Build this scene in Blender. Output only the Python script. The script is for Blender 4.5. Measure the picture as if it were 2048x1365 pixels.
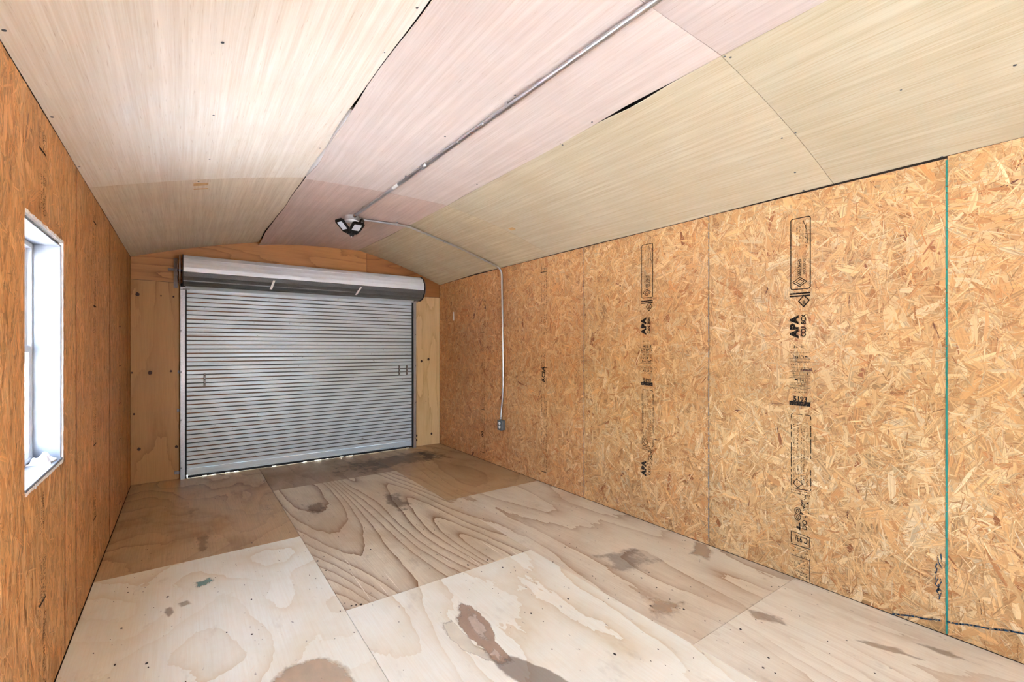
import bpy, math, random
import numpy as np
from mathutils import Vector, Matrix

for o in list(bpy.data.objects):
    bpy.data.objects.remove(o, do_unlink=True)
S = bpy.context.scene
COL = S.collection
R = math.radians

# ------------------------------------------------------------------ room measures (metres)
W, D, FY = 3.402, 5.902, -1.45          # width, back wall, front wall
CX, CH = 0.438, 1.380                   # camera position
FPX, YAW, CYP = 911.5, 35.69, 694.5

# ------------------------------------------------------------------ camera
cam = bpy.data.cameras.new('camera')
cam.sensor_width = 36.0
cam.lens = FPX / 2048 * 36.0
cam.shift_y = (CYP - 682.5) / 2048
cam.clip_start = 0.02
co = bpy.data.objects.new('camera', cam)
COL.objects.link(co)
co.location = (CX, 0, CH)
co.rotation_euler = (R(90), 0, -R(YAW))
S.camera = co

# ------------------------------------------------------------------ sky, sun, exposure
wd = bpy.data.worlds.new('sky')
S.world = wd
wd.use_nodes = True
wn = wd.node_tree
bg = wn.nodes['Background']
sk = wn.nodes.new('ShaderNodeTexSky')
sk.sky_type = 'NISHITA'
sk.sun_disc = False
sk.sun_elevation = R(50)
sk.sun_rotation = R(35)
sk.air_density = 1.0
sk.dust_density = 3.0
sk.ozone_density = 1.0
hs = wn.nodes.new('ShaderNodeHueSaturation')
hs.inputs['Saturation'].default_value = 0.75
wn.links.new(sk.outputs[0], hs.inputs['Color'])
wn.links.new(hs.outputs[0], bg.inputs['Color'])
bg.inputs['Strength'].default_value = 1.7

sl = bpy.data.lights.new('sun', 'SUN')
sl.energy = 15.0
sl.angle = R(1.0)
sl.color = (1.0, 0.985, 0.96)
so = bpy.data.objects.new('sun', sl)
COL.objects.link(so)
so.location = (5, 9, 12)
so.rotation_euler = Vector((-0.42, -0.60, -1.0)).to_track_quat('-Z', 'Y').to_euler()

def portal(name, loc, rot, sx, sy):
    l = bpy.data.lights.new(name, 'AREA')
    l.shape = 'RECTANGLE'
    l.size, l.size_y = sx, sy
    l.cycles.is_portal = True
    o = bpy.data.objects.new(name, l)
    COL.objects.link(o)
    o.location = loc
    o.rotation_euler = rot
DX0, DX1, DZ1 = 1.45, 1.85, 2.03        # open doorway in the front wall
portal('doorway_portal', ((DX0+DX1)/2, FY-0.06, DZ1/2), (R(90), 0, 0), DX1-DX0, DZ1)
portal('window_portal', (-0.14, 2.50, 1.36), (0, R(-90), 0), 0.95, 0.58)
portal('window_portal', (-0.14, -0.46, 1.36), (0, R(-90), 0), 0.95, 0.58)

S.view_settings.view_transform = 'Standard'
S.view_settings.look = 'None'
S.view_settings.gamma = 1.0
S.view_settings.use_curve_mapping = False
S.view_settings.exposure = 2.9
S.cycles.diffuse_bounces = 8
S.cycles.max_bounces = 14
S.cycles.sample_clamp_indirect = 8.0
S.cycles.caustics_reflective = False
S.cycles.caustics_refractive = False

# ------------------------------------------------------------------ material helpers
def lin(r, g, b):
    f = lambda c: (c/12.92 if c <= 0.04045 else ((c+0.055)/1.055)**2.4)
    return (f(r/255), f(g/255), f(b/255), 1.0)

class NT:
    def __init__(s, name, rough=0.6, metal=0.0, spec=0.5):
        s.m = bpy.data.materials.new(name)
        s.m.use_nodes = True
        s.t = s.m.node_tree
        s.b = s.t.nodes['Principled BSDF']
        s.b.inputs['Roughness'].default_value = rough
        s.b.inputs['Metallic'].default_value = metal
        s.b.inputs['Specular IOR Level'].default_value = spec
        s._c = None
    def n(s, typ, **kw):
        x = s.t.nodes.new(typ)
        for k, v in kw.items():
            setattr(x, k, v)
        return x
    def l(s, a, b):
        s.t.links.new(a, b)
    def val(s, sock, v):
        if hasattr(v, 'is_linked') or isinstance(v, bpy.types.NodeSocket):
            s.l(v, sock)
        else:
            sock.default_value = v
    def coord(s, which='Object'):
        if s._c is None:
            s._c = s.n('ShaderNodeTexCoord')
        return s._c.outputs[which]
    def mapp(s, vec, scale=(1, 1, 1), loc=(0, 0, 0), rot=(0, 0, 0)):
        m = s.n('ShaderNodeMapping')
        s.l(vec, m.inputs[0])
        m.inputs['Location'].default_value = loc
        m.inputs['Rotation'].default_value = rot
        m.inputs['Scale'].default_value = scale
        return m.outputs[0]
    def noise(s, vec, scale=1.0, detail=2.0, rough=0.5, dist=0.0, out=0):
        x = s.n('ShaderNodeTexNoise')
        s.l(vec, x.inputs['Vector'])
        x.inputs['Scale'].default_value = scale
        x.inputs['Detail'].default_value = detail
        x.inputs['Roughness'].default_value = rough
        x.inputs['Distortion'].default_value = dist
        return x.outputs[out]
    def math(s, op, a, b=0.0, c=0.0, clamp=False):
        x = s.n('ShaderNodeMath', operation=op, use_clamp=clamp)
        s.val(x.inputs[0], a); s.val(x.inputs[1], b); s.val(x.inputs[2], c)
        return x.outputs[0]
    def ramp(s, fac, lo, hi, a=0.0, b=1.0):
        x = s.n('ShaderNodeMapRange', clamp=True)
        s.val(x.inputs[0], fac)
        x.inputs[1].default_value = lo; x.inputs[2].default_value = hi
        x.inputs[3].default_value = a; x.inputs[4].default_value = b
        return x.outputs[0]
    def mix(s, fac, a, b, mode='MIX'):
        x = s.n('ShaderNodeMix', data_type='RGBA', blend_type=mode)
        s.val(x.inputs[0], fac)
        s.val(x.inputs[6], a); s.val(x.inputs[7], b)
        return x.outputs[2]
    def sep(s, vec):
        x = s.n('ShaderNodeSeparateXYZ'); s.l(vec, x.inputs[0]); return x.outputs
    def bump(s, h, strength=0.3, dist=0.002):
        x = s.n('ShaderNodeBump')
        x.inputs['Strength'].default_value = strength
        x.inputs['Distance'].default_value = dist
        s.l(h, x.inputs['Height'])
        s.l(x.outputs[0], s.b.inputs['Normal'])
    def col(s, c):
        s.val(s.b.inputs['Base Color'], c)
        return s.m

def plain(name, rgb, rough=0.5, metal=0.0, var=0.06, scale=14, spec=0.5):
    k = NT(name, rough, metal, spec)
    c = lin(*rgb)
    d = tuple(x*(1-var*3) for x in c[:3]) + (1,)
    f = k.ramp(k.noise(k.coord(), scale, 4, 0.6), 0.35, 0.7)
    k.col(k.mix(f, d, c))
    return k.m

# oriented strand board: colour and grain direction come with every strand
def osb_material(name, tint, rough):
    k = NT(name, rough)
    at = k.n('ShaderNodeAttribute', attribute_name='tone')
    uv = k.coord('UV')
    g = k.noise(k.mapp(uv, (9, 420, 1)), 1.0, 3, 0.6)
    st = k.noise(k.mapp(uv, (2.5, 130, 1)), 1.0, 1, 0.5)
    f = k.math('ADD', k.ramp(g, 0.3, 0.7, 0.84, 1.08), k.math('MULTIPLY', k.ramp(st, 0.44, 0.56, -0.34, 0.10), k.ramp(k.noise(k.mapp(uv, (.6, .6, 1)), 1.0, 0, .5), .38, .62, .15, 1.0)))
    blot = k.ramp(k.noise(k.coord(), 2.2, 3, 0.6), 0.3, 0.75, 0.90, 1.06)
    c = k.mix(1.0, at.outputs['Color'], k.mix(1.0, k.mix(0.0, f, f), lin(*tint), 'MULTIPLY'), 'MULTIPLY')
    cc = k.n('ShaderNodeVectorMath', operation='SCALE')
    k.l(c, cc.inputs[0]); k.l(blot, cc.inputs['Scale'])
    k.col(cc.outputs[0])
    k.bump(g, 0.35, 0.0006)
    return k.m

# luan ceiling plywood: fine streaks along the length
def luan(name, rgb, dark, seed):
    k = NT(name, 0.62, spec=0.3)
    p = k.mapp(k.coord(), (1, 1, 1), (seed*3.7, seed*1.9, seed))
    a = k.noise(k.mapp(p, (170, 2.6, 170)), 1, 3, 0.65)
    b = k.noise(k.mapp(p, (34, 0.9, 34)), 1, 3, 0.6)
    t = k.noise(k.mapp(p, (2.4, 3.4, 2.4)), 1, 2, 0.5)
    pores = k.noise(k.mapp(p, (330, 11, 330)), 1, 1, 0.5)
    c = k.mix(k.ramp(a, 0.28, 0.70), lin(*dark), lin(*rgb))
    hi = tuple(min(255, x+12) for x in rgb)
    c = k.mix(k.ramp(b, 0.45, 0.75, 0, 0.75), c, lin(*hi))
    c = k.mix(k.ramp(t, 0.35, 0.7, 0, 0.35), c, lin(*dark))
    c = k.mix(k.ramp(pores, 0.68, 0.80, 0, 0.5), c, lin(int(dark[0]*.78), int(dark[1]*.70), int(dark[2]*.60)))
    k.col(c)
    k.bump(a, 0.12, 0.0006)
    return k.m

# rotary cut softwood plywood: contour grain. ax = 'y' grain along the length, 'z' upright, 'x' crosswise
def ply(name, light, dark, seed, ax='y', rings=9.0, strength=0.8, rough=0.5, dirt=None, dirtamt=0.5, stretch=0.35,
        wide=1.25, spec=0.5, knots=0.0, fill=.25, even=0.25):
    k = NT(name, rough, spec=spec)
    p = k.mapp(k.coord(), (1, 1, 1), (seed*5.3+0.7, seed*2.9, seed*4.1))
    sc = {'y': (wide, stretch, wide), 'z': (wide, wide, stretch), 'x': (stretch, wide, wide)}[ax]
    warp = k.noise(k.mapp(p, tuple(x*5 for x in sc)), 1, 4, 0.6)
    base = k.noise(k.mapp(p, sc), 1, 1.2, 0.45)
    r = k.math('ADD', k.math('MULTIPLY', base, rings), k.math('MULTIPLY', warp, 0.9))
    saw = k.math('FRACT', r)
    line = k.math('POWER', saw, 7.0)
    soft = k.math('POWER', saw, 2.0)
    amp = k.ramp(k.noise(k.mapp(p, (1.1, 1.1, 1.1)), 1, 2, 0.5), 0.38, 0.62, even, 1.0)
    f = k.math('MULTIPLY', k.math('ADD', k.math('MULTIPLY', line, 1.0-fill*.6), k.math('MULTIPLY', soft, fill)),
               k.math('MULTIPLY', amp, strength), clamp=True)
    c = k.mix(f, lin(*light), lin(*dark))
    fs = {'y': (150, 4, 150), 'z': (150, 150, 4), 'x': (4, 150, 150)}[ax]
    fib = k.noise(k.mapp(p, fs), 1, 3, 0.6)
    c = k.mix(k.ramp(fib, 0.4, 0.8, 0, 0.30), c, lin(*dark))
    if knots:
        v = k.n('ShaderNodeTexVoronoi')
        ks = {'y': (1, .55, 1), 'z': (1, 1, .55), 'x': (.55, 1, 1)}[ax]
        k.l(k.mapp(p, tuple(x*4.2 for x in ks)), v.inputs['Vector'])
        c = k.mix(k.ramp(v.outputs['Distance'], 0.05, 0.16, knots, 0.0), c, lin(92, 52, 24))
    if dirt:
        q = k.noise(k.mapp(p, (1.7, 1.2, 1.7)), 1, 5, 0.62, 0.4)
        c = k.mix(k.ramp(q, 0.46, 0.70, 0, dirtamt), c, lin(*dirt))
        q2 = k.noise(k.mapp(p, (9, 4, 9)), 1, 4, 0.7)
        c = k.mix(k.ramp(q2, 0.60, 0.78, 0, dirtamt*0.75), c, lin(*[int(x*.72) for x in dirt]))
        sp = k.noise(k.mapp(p, (46, 20, 46)), 1, 2, 0.5)
        c = k.mix(k.ramp(sp, 0.73, 0.78, 0, 0.55), c, lin(78, 58, 42))
        k.l(k.ramp(q, 0.4, 0.7, rough, min(1, rough+0.2)), k.b.inputs['Roughness'])
    k.col(c)
    k.bump(k.math('ADD', fib, k.math('MULTIPLY', line, -0.6)), 0.15, 0.0008)
    return k.m

def galv(name, rgb, rough=0.35, metal=0.85):
    k = NT(name, rough, metal)
    v = k.n('ShaderNodeTexVoronoi')
    k.l(k.mapp(k.coord(), (38, 38, 38)), v.inputs['Vector'])
    n = k.noise(k.coord(), 9, 4, 0.6)
    f = k.math('ADD', k.math('MULTIPLY', k.sep(v.outputs['Color'])[0], 0.4), k.math('MULTIPLY', n, 0.6))
    c = lin(*rgb)
    k.col(k.mix(k.ramp(f, 0.2, 0.8), tuple(x*.72 for x in c[:3])+(1,), c))
    k.l(k.ramp(n, 0.3, 0.7, rough-0.07, rough+0.12), k.b.inputs['Roughness'])
    return k.m

def ink_material(name, rgb, lo, hi, scale=60):
    k = NT(name, 0.8, spec=0.1)
    k.col(lin(*rgb))
    n = k.noise(k.coord(), scale, 3, 0.7)
    tr = k.n('ShaderNodeBsdfTransparent')
    mx = k.n('ShaderNodeMixShader')
    k.l(k.ramp(n, lo, hi), mx.inputs[0])
    k.l(tr.outputs[0], mx.inputs[1]); k.l(k.b.outputs[0], mx.inputs[2])
    k.l(mx.outputs[0], k.t.nodes['Material Output'].inputs[0])
    return k.m

def stain_material(name, rgb, strength, scale=14):
    k = NT(name, 0.55, spec=0.35)
    n = k.noise(k.mapp(k.coord(), (1, .5, 1)), scale, 5, 0.7)
    c = lin(*rgb)
    k.col(k.mix(n, tuple(x*.6 for x in c[:3])+(1,), tuple(min(1, x*1.3) for x in c[:3])+(1,)))
    at = k.n('ShaderNodeAttribute', attribute_name='fade')
    n2 = k.noise(k.coord(), 7, 4, .6)
    a = k.math('MULTIPLY', k.ramp(k.math('ADD', at.outputs['Fac'], k.ramp(k.math('ADD', n, n2), 0.7, 1.3, -0.55, 0.35)), 0.10, 0.42), strength)
    tr = k.n('ShaderNodeBsdfTransparent')
    mx = k.n('ShaderNodeMixShader')
    k.l(a, mx.inputs[0]); k.l(tr.outputs[0], mx.inputs[1]); k.l(k.b.outputs[0], mx.inputs[2])
    k.l(mx.outputs[0], k.t.nodes['Material Output'].inputs[0])
    return k.m

# ------------------------------------------------------------------ mesh helpers
def wloc(o):
    v = Vector((0, 0, 0))
    while o is not None:
        v = v + o.location
        o = o.parent
    return v

class MB:
    def __init__(s):
        s.v, s.f, s.mi, s.sm = [], [], [], []
        s.cur = 0; s.smooth = False
    def add(s, vs, fs):
        b = len(s.v)
        s.v += [tuple(x) for x in vs]
        for f in fs:
            s.f.append(tuple(b+i for i in f)); s.mi.append(s.cur); s.sm.append(s.smooth)
        return s
    def box(s, x0, x1, y0, y1, z0, z1, bev=0.0):
        if bev <= 0:
            v = [(x, y, z) for z in (z0, z1) for y in (y0, y1) for x in (x0, x1)]
            return s.add(v, [(0, 2, 3, 1), (4, 5, 7, 6), (0, 1, 5, 4), (2, 6, 7, 3), (0, 4, 6, 2), (1, 3, 7, 5)])
        b = bev
        v = []
        for z in (z0, z1):
            for y in (y0, y1):
                for x in (x0, x1):
                    dx = b if x == x0 else -b; dy = b if y == y0 else -b; dz = b if z == z0 else -b
                    v += [(x, y+dy, z+dz), (x+dx, y, z+dz), (x+dx, y+dy, z)]
        i = lambda xi, yi, zi, k: ((zi*2+yi)*2+xi)*3+k
        f = []
        f += [(i(0,0,0,0), i(0,0,1,0), i(0,1,1,0), i(0,1,0,0)), (i(1,0,0,0), i(1,1,0,0), i(1,1,1,0), i(1,0,1,0))]
        f += [(i(0,0,0,1), i(1,0,0,1), i(1,0,1,1), i(0,0,1,1)), (i(0,1,0,1), i(0,1,1,1), i(1,1,1,1), i(1,1,0,1))]
        f += [(i(0,0,0,2), i(0,1,0,2), i(1,1,0,2), i(1,0,0,2)), (i(0,0,1,2), i(1,0,1,2), i(1,1,1,2), i(0,1,1,2))]
        for a in (0, 1):
            for c in (0, 1):
                f.append((i(a,c,0,0), i(a,c,0,1), i(a,c,1,1), i(a,c,1,0)))
                f.append((i(a,0,c,0), i(a,0,c,2), i(a,1,c,2), i(a,1,c,0)))
                f.append((i(0,a,c,1), i(0,a,c,2), i(1,a,c,2), i(1,a,c,1)))
                for e in (0, 1):
                    f.append((i(a,c,e,0), i(a,c,e,1), i(a,c,e,2)))
        return s.add(v, f)
    def tube(s, path, r, n=10, caps=True):
        P = [Vector(p) for p in path]
        rs = r if isinstance(r, (list, tuple)) else [r]*len(P)
        vs, fs = [], []
        up = None
        for k, p in enumerate(P):
            d = (P[min(k+1, len(P)-1)] - P[max(k-1, 0)]).normalized()
            if up is None:
                up = Vector((0, 0, 1)) if abs(d.z) < 0.9 else Vector((1, 0, 0))
            a = d.cross(up).normalized(); b = a.cross(d).normalized(); up = b
            for j in range(n):
                t = 2*math.pi*j/n
                vs.append(p + (a*math.cos(t) + b*math.sin(t))*rs[k])
        for k in range(len(P)-1):
            for j in range(n):
                fs.append((k*n+j, k*n+(j+1) % n, (k+1)*n+(j+1) % n, (k+1)*n+j))
        if caps:
            fs.append(tuple(range(n-1, -1, -1))); fs.append(tuple((len(P)-1)*n+j for j in range(n)))
        sm = s.smooth; s.smooth = True; s.add(vs, fs); s.smooth = sm
        return s
    def lathe(s, prof, c, n=24, axis='z'):
        vs, fs = [], []
        for (r, h) in prof:
            for j in range(n):
                t = 2*math.pi*j/n
                if axis == 'z': vs.append((c[0]+r*math.cos(t), c[1]+r*math.sin(t), c[2]+h))
                elif axis == 'x': vs.append((c[0]+h, c[1]+r*math.cos(t), c[2]+r*math.sin(t)))
                else: vs.append((c[0]+r*math.cos(t), c[1]+h, c[2]+r*math.sin(t)))
        for k in range(len(prof)-1):
            for j in range(n):
                fs.append((k*n+j, k*n+(j+1) % n, (k+1)*n+(j+1) % n, (k+1)*n+j))
        fs.append(tuple(range(n))); fs.append(tuple((len(prof)-1)*n+j for j in range(n)))
        return s.add(vs, fs)
    def prism(s, poly, p0, ex):
        """poly: list of 3-D points (planar), extruded by vector ex"""
        n = len(poly); e = Vector(ex)
        vs = [Vector(p) for p in poly] + [Vector(p)+e for p in poly]
        fs = [tuple(range(n)), tuple(range(2*n-1, n-1, -1))] + [(i, (i+1) % n, n+(i+1) % n, n+i) for i in range(n)]
        return s.add(vs, fs)
    def quad(s, a, b, c, d):
        return s.add([a, b, c, d], [(0, 1, 2, 3)])
    def build(s, name, mats, parent=None, at=None):
        off = wloc(parent) if parent is not None else Vector(at or (0, 0, 0))
        me = bpy.data.meshes.new(name)
        me.from_pydata([(x-off.x, y-off.y, z-off.z) for x, y, z in s.v], [], s.f)
        if not isinstance(mats, (list, tuple)): mats = [mats]
        for m in mats: me.materials.append(m)
        me.polygons.foreach_set('material_index', s.mi)
        me.polygons.foreach_set('use_smooth', s.sm)
        me.update()
        o = bpy.data.objects.new(name, me)
        COL.objects.link(o)
        if parent is not None: o.parent = parent
        elif at: o.location = at
        return o

def thing(name, label, cat, loc, group=None):
    o = bpy.data.objects.new(name, None)
    COL.objects.link(o)
    o.location = loc; o['label'] = label; o['category'] = cat
    if group: o['group'] = group
    return o
def structure(o, label=None):
    o['kind'] = 'structure'
    if label: o['label'] = label
    return o
def empty_structure(name, label, loc=(0, 0, 0)):
    o = bpy.data.objects.new(name, None)
    COL.objects.link(o); o.location = loc
    return structure(o, label)
def stuff(o):
    o['kind'] = 'stuff'
    return o

def text_mesh(txt, size, bold=0.0, spacing=1.0):
    cu = bpy.data.curves.new('lettering', 'FONT')
    cu.body = txt; cu.size = size; cu.offset = bold; cu.space_character = spacing
    cu.resolution_u = 3
    o = bpy.data.objects.new('lettering', cu)
    COL.objects.link(o)
    dg = bpy.context.evaluated_depsgraph_get()
    dg.update()
    me = bpy.data.meshes.new_from_object(o.evaluated_get(dg))
    v = [tuple(x.co) for x in me.vertices]; f = [tuple(p.vertices) for p in me.polygons]
    bpy.data.objects.remove(o, do_unlink=True); bpy.data.curves.remove(cu); bpy.data.meshes.remove(me)
    return v, f

# ------------------------------------------------------------------ ceiling profile
SXL, SXR = 1.122, 2.247
def zl(y): return 2.578
def zr(y): return 2.585 + 0.035*max(0, min(1, (y-4.6)/1.2))
def zwall_l(y): return 2.278
def zwall_r(y): return 2.296 - 0.028*max(0, (y-4.9))
def ceil_z(x, y):
    if x < SXL: return zwall_l(y) + (zl(y)-zwall_l(y))*x/SXL
    if x < SXR: return zl(y) + (zr(y)-zl(y))*(x-SXL)/(SXR-SXL)
    return zr(y) + (zwall_r(y)-zr(y))*(x-SXR)/(W-SXR)

# ------------------------------------------------------------------ outside ground
k = NT('pale_gravel', 0.9)
k.col(k.mix(k.ramp(k.noise(k.coord(), 22, 5, 0.7), 0.3, 0.7), lin(222, 225, 228), lin(238, 240, 242)))
k.bump(k.noise(k.coord(), 60, 3, 0.7), 0.6, 0.01)
M_gravel = k.m
g = MB().box(-22, 26, -26, 30, -0.60, -0.22).build('ground', M_gravel)
structure(g, 'pale sunlit gravel ground outside the shed')

# ------------------------------------------------------------------ floor
M_sub = plain('dark_subfloor', (44, 32, 24), 0.9)
floor = MB().box(-0.10, W+0.10, FY-0.08, D+0.10, -0.16, -0.019).build('floor', M_sub)
structure(floor, 'worn plywood sheet floor')
FG = 0.0011
fl = {  # far sheets' darker tones hold dirt and some of the light fall-off
 'a': ply('floor_ply_a', (237, 240, 226), (212, 200, 168), 1.3, rings=8, strength=0.8, rough=0.34, dirt=(214, 202, 172), dirtamt=0.45, wide=1.5, stretch=0.9, fill=.6),
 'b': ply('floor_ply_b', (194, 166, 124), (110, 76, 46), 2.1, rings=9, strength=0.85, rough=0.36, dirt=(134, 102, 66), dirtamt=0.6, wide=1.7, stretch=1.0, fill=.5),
 'c': ply('floor_ply_c', (237, 240, 227), (212, 200, 170), 3.4, rings=8, strength=0.8, rough=0.32, dirt=(214, 202, 174), dirtamt=0.45, wide=1.7, stretch=0.6, fill=.6),
 'd': ply('floor_ply_d', (220, 210, 184), (124, 86, 50), 4.2, rings=27, strength=1.1, rough=0.36, dirt=(170, 144, 108), dirtamt=0.5, wide=1.35, stretch=0.24, fill=.35, even=.75),
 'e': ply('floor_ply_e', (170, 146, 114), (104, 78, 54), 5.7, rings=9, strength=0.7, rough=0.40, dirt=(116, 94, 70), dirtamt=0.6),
 'f': ply('floor_ply_f', (228, 225, 208), (172, 146, 112), 6.1, rings=10, strength=0.8, rough=0.36, dirt=(178, 156, 128), dirtamt=0.6, wide=2.2, stretch=0.40, fill=.4),
 'g': ply('floor_ply_g', (222, 216, 196), (154, 122, 86), 7.5, rings=11, strength=0.8, rough=0.36, dirt=(172, 148, 118), dirtamt=0.5, wide=1.6, stretch=0.35, fill=.4),
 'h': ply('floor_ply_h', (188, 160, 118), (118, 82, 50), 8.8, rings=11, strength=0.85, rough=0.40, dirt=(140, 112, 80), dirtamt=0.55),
}
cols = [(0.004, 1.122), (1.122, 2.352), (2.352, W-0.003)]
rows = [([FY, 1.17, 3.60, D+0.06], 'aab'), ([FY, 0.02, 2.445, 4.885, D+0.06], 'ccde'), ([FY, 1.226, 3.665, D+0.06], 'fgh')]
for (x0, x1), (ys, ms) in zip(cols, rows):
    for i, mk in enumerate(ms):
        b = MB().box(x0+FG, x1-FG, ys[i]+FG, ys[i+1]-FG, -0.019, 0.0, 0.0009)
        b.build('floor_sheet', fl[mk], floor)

# ------------------------------------------------------------------ oriented strand board walls
PAL = np.array([lin(*c)[:3] for c in [(232, 193, 138), (240, 210, 161), (226, 180, 122), (214, 162, 104), (244, 220, 178),
                                      (196, 138, 84), (168, 108, 62), (120, 66, 40)]])
PRB = np.array([.33, .24, .22, .10, .08, .022, .006, .002])
PRB = PRB/PRB.sum()

def osb_panel(rs, a0, a1, topf, z0, hole, to_world, mat, parent, nbig, nsmall, upright=0.0, thick=0.011, dark=1.0, even=0.0, relief=1.0):
    """a runs along the wall, topf(a) is the top edge; to_world(a, z, out) -> xyz arrays"""
    V, F, T, U, FM = [], [], [], [], []
    # slab with a cut-out
    za, zb = topf(a0), topf(a1)
    zt = min(za, zb)
    def cell(p0, p1, q0, q1t0, q1t1):
        b = sum(len(x) for x in V)
        A = np.array([p0, p1, p1, p0]*2, float)
        Z = np.array([q0, q0, q1t1, q1t0]*2, float)
        O = np.array([0]*4 + [-thick]*4, float)
        V.append(np.stack(to_world(A, Z, O), 1))
        F.append(np.array([(0, 1, 2, 3), (7, 6, 5, 4), (0, 4, 5, 1), (1, 5, 6, 2), (2, 6, 7, 3), (3, 7, 4, 0)])+b)
        T.append(np.tile(PAL[2]*0.78*dark, (8, 1)))  # slab darkened: shade between the strands put into its tone
        U.append(np.stack([A*3, Z*.2], 1))
    if hole:
        h0, h1, hz0, hz1 = hole
        cell(a0, h0, z0, za, topf(h0)); cell(h1, a1, z0, topf(h1), zb)
        cell(h0, h1, z0, hz0, hz0); cell(h0, h1, hz1, topf(h0), topf(h1))
    else:
        cell(a0, a1, z0, za, zb)
    for layer, (n, L0, L1, w0, w1, o0, o1) in enumerate([(nbig, .05, .165, .015, .052, .0002, .0014), (nsmall, .03, .11, .0022, .009, .0006, .0018), (nsmall*.16, .015, .08, .0009, .0022, .0012, .0020)]):
        area = (a1-a0)*(zt-z0)
        n = int(n*area)
        ca = rs.uniform(a0, a1, n); cz = rs.uniform(z0, max(za, zb), n)
        L = rs.uniform(L0, L1, n); w = np.minimum(rs.uniform(w0, w1, n)*rs.uniform(.5, 1, n), L*.45)
        th = np.where(rs.rand(n) < upright, math.pi/2 + rs.normal(0, .35, n), rs.uniform(0, math.pi, n))
        out = rs.uniform(o0, o1, n)
        bend = rs.normal(0, .06, n)*L*.3
        t = np.array([-.5, -.18, .18, .5])
        la = L[:, None]*(t[None, :] + rs.normal(0, .015, (n, 4)))
        la = np.repeat(la[:, :, None], 2, 2)
        la[:, 0, :] += rs.normal(0, .05, (n, 2))*L[:, None]; la[:, 3, :] += rs.normal(0, .05, (n, 2))*L[:, None]
        prof = np.array([.62, 1, 1, .62])*1.0
        prof = prof[None, :]*(1+rs.normal(0, .10, (n, 4)))
        lb = np.stack([-prof, prof], 2)*w[:, None, None]*.5
        uu = la.copy(); vv = lb.copy()
        lb = lb + (bend[:, None]*(np.array([0, 1, 1, 0])))[:, :, None]
        c, s = np.cos(th)[:, None, None], np.sin(th)[:, None, None]
        A = ca[:, None, None] + la*c - lb*s
        Z = cz[:, None, None] + la*s + lb*c
        tl = rs.normal(0, .00035, (n, 4, 2))*relief
        O = np.maximum(out[:, None, None] + tl + rs.normal(0, .0005, n)[:, None, None]*np.sign(lb)*relief, .00008)
        O = np.minimum(O, .0030)
        if hole:
            inside = ((A > h0) & (A < h1) & (Z > hz0) & (Z < hz1)).any((1, 2)) | ((ca > h0) & (ca < h1) & (cz > hz0) & (cz < hz1))
            keep = ~inside
            A, Z, O, uu, vv, out = A[keep], Z[keep], O[keep], uu[keep], vv[keep], out[keep]
            n = len(A)
        A = np.clip(A, a0+.0005, a1-.0005)
        top = za + (zb-za)*(A-a0)/(a1-a0)
        Z = np.clip(Z, z0+.0005, top-.0005)
        b = sum(len(x) for x in V)
        V.append(np.stack(to_world(A.reshape(-1), Z.reshape(-1), O.reshape(-1)), 1))
        q = np.array([(0, 2, 3, 1), (2, 4, 5, 3), (4, 6, 7, 5)])
        F.append((np.arange(n)[:, None, None]*8 + q[None]).reshape(-1, 4) + b)
        ci = rs.choice(len(PAL), n, p=PRB)
        if layer == 2: ci = rs.choice([5, 5, 6, 3], n)
        tone = (PAL[ci]*(1-even)+PAL[2]*even)*(1+rs.normal(0, .07*(1-even*.5), (n, 1)))
        depth = np.clip((out-o0)/(o1-o0), 0, 1)[:, None]
        tone = tone*(.84+.18*depth)*dark  # deeper strands darker: crevice shade put into the colour
        T.append(np.repeat(tone, 8, 0))
        U.append(np.stack([(uu + rs.uniform(0, 40, n)[:, None, None]).reshape(-1), (vv + rs.uniform(0, 40, n)[:, None, None]).reshape(-1)], 1))
    V = np.concatenate(V); F = np.concatenate(F); T = np.concatenate(T); U = np.concatenate(U)
    me = bpy.data.meshes.new('wall_panel')
    me.vertices.add(len(V)); me.vertices.foreach_set('co', V.astype(np.float32).reshape(-1))
    me.loops.add(F.size); me.loops.foreach_set('vertex_index', F.astype(np.int32).reshape(-1))
    me.polygons.add(len(F)); me.polygons.foreach_set('loop_start', np.arange(0, F.size, 4, dtype=np.int32))
    me.polygons.foreach_set('use_smooth', np.zeros(len(F), dtype=bool))
    me.update(calc_edges=True)
    ca_ = me.color_attributes.new('tone', 'FLOAT_COLOR', 'POINT')
    ca_.data.foreach_set('color', np.concatenate([T, np.ones((len(T), 1))], 1).astype(np.float32).reshape(-1))
    uvl = me.uv_layers.new(name='UVMap')
    uvl.data.foreach_set('uv', U[F.reshape(-1)].astype(np.float32).reshape(-1))
    me.materials.append(mat)
    o = bpy.data.objects.new('wall_panel', me)
    COL.objects.link(o)
    o.parent = parent
    return o

M_back = plain('dark_cavity', (40, 30, 24), 0.95)
M_siding = plain('painted_siding', (182, 176, 164), 0.7)
def wall_backing(name, x0, x1, holes=()):
    b = MB()
    if holes:
        p = FY-.1
        for h0, h1, q0, q1 in holes:
            b.box(x0, x1, p, h0, -.16, 2.62); b.box(x0, x1, h0, h1, -.16, q0); b.box(x0, x1, h0, h1, q1, 2.62)
            p = h1
        b.box(x0, x1, p, D+.1, -.16, 2.62)
    else:
        b.box(x0, x1, FY-.1, D+.1, -.16, 2.62)
    return b.build(name, M_back)

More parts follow.
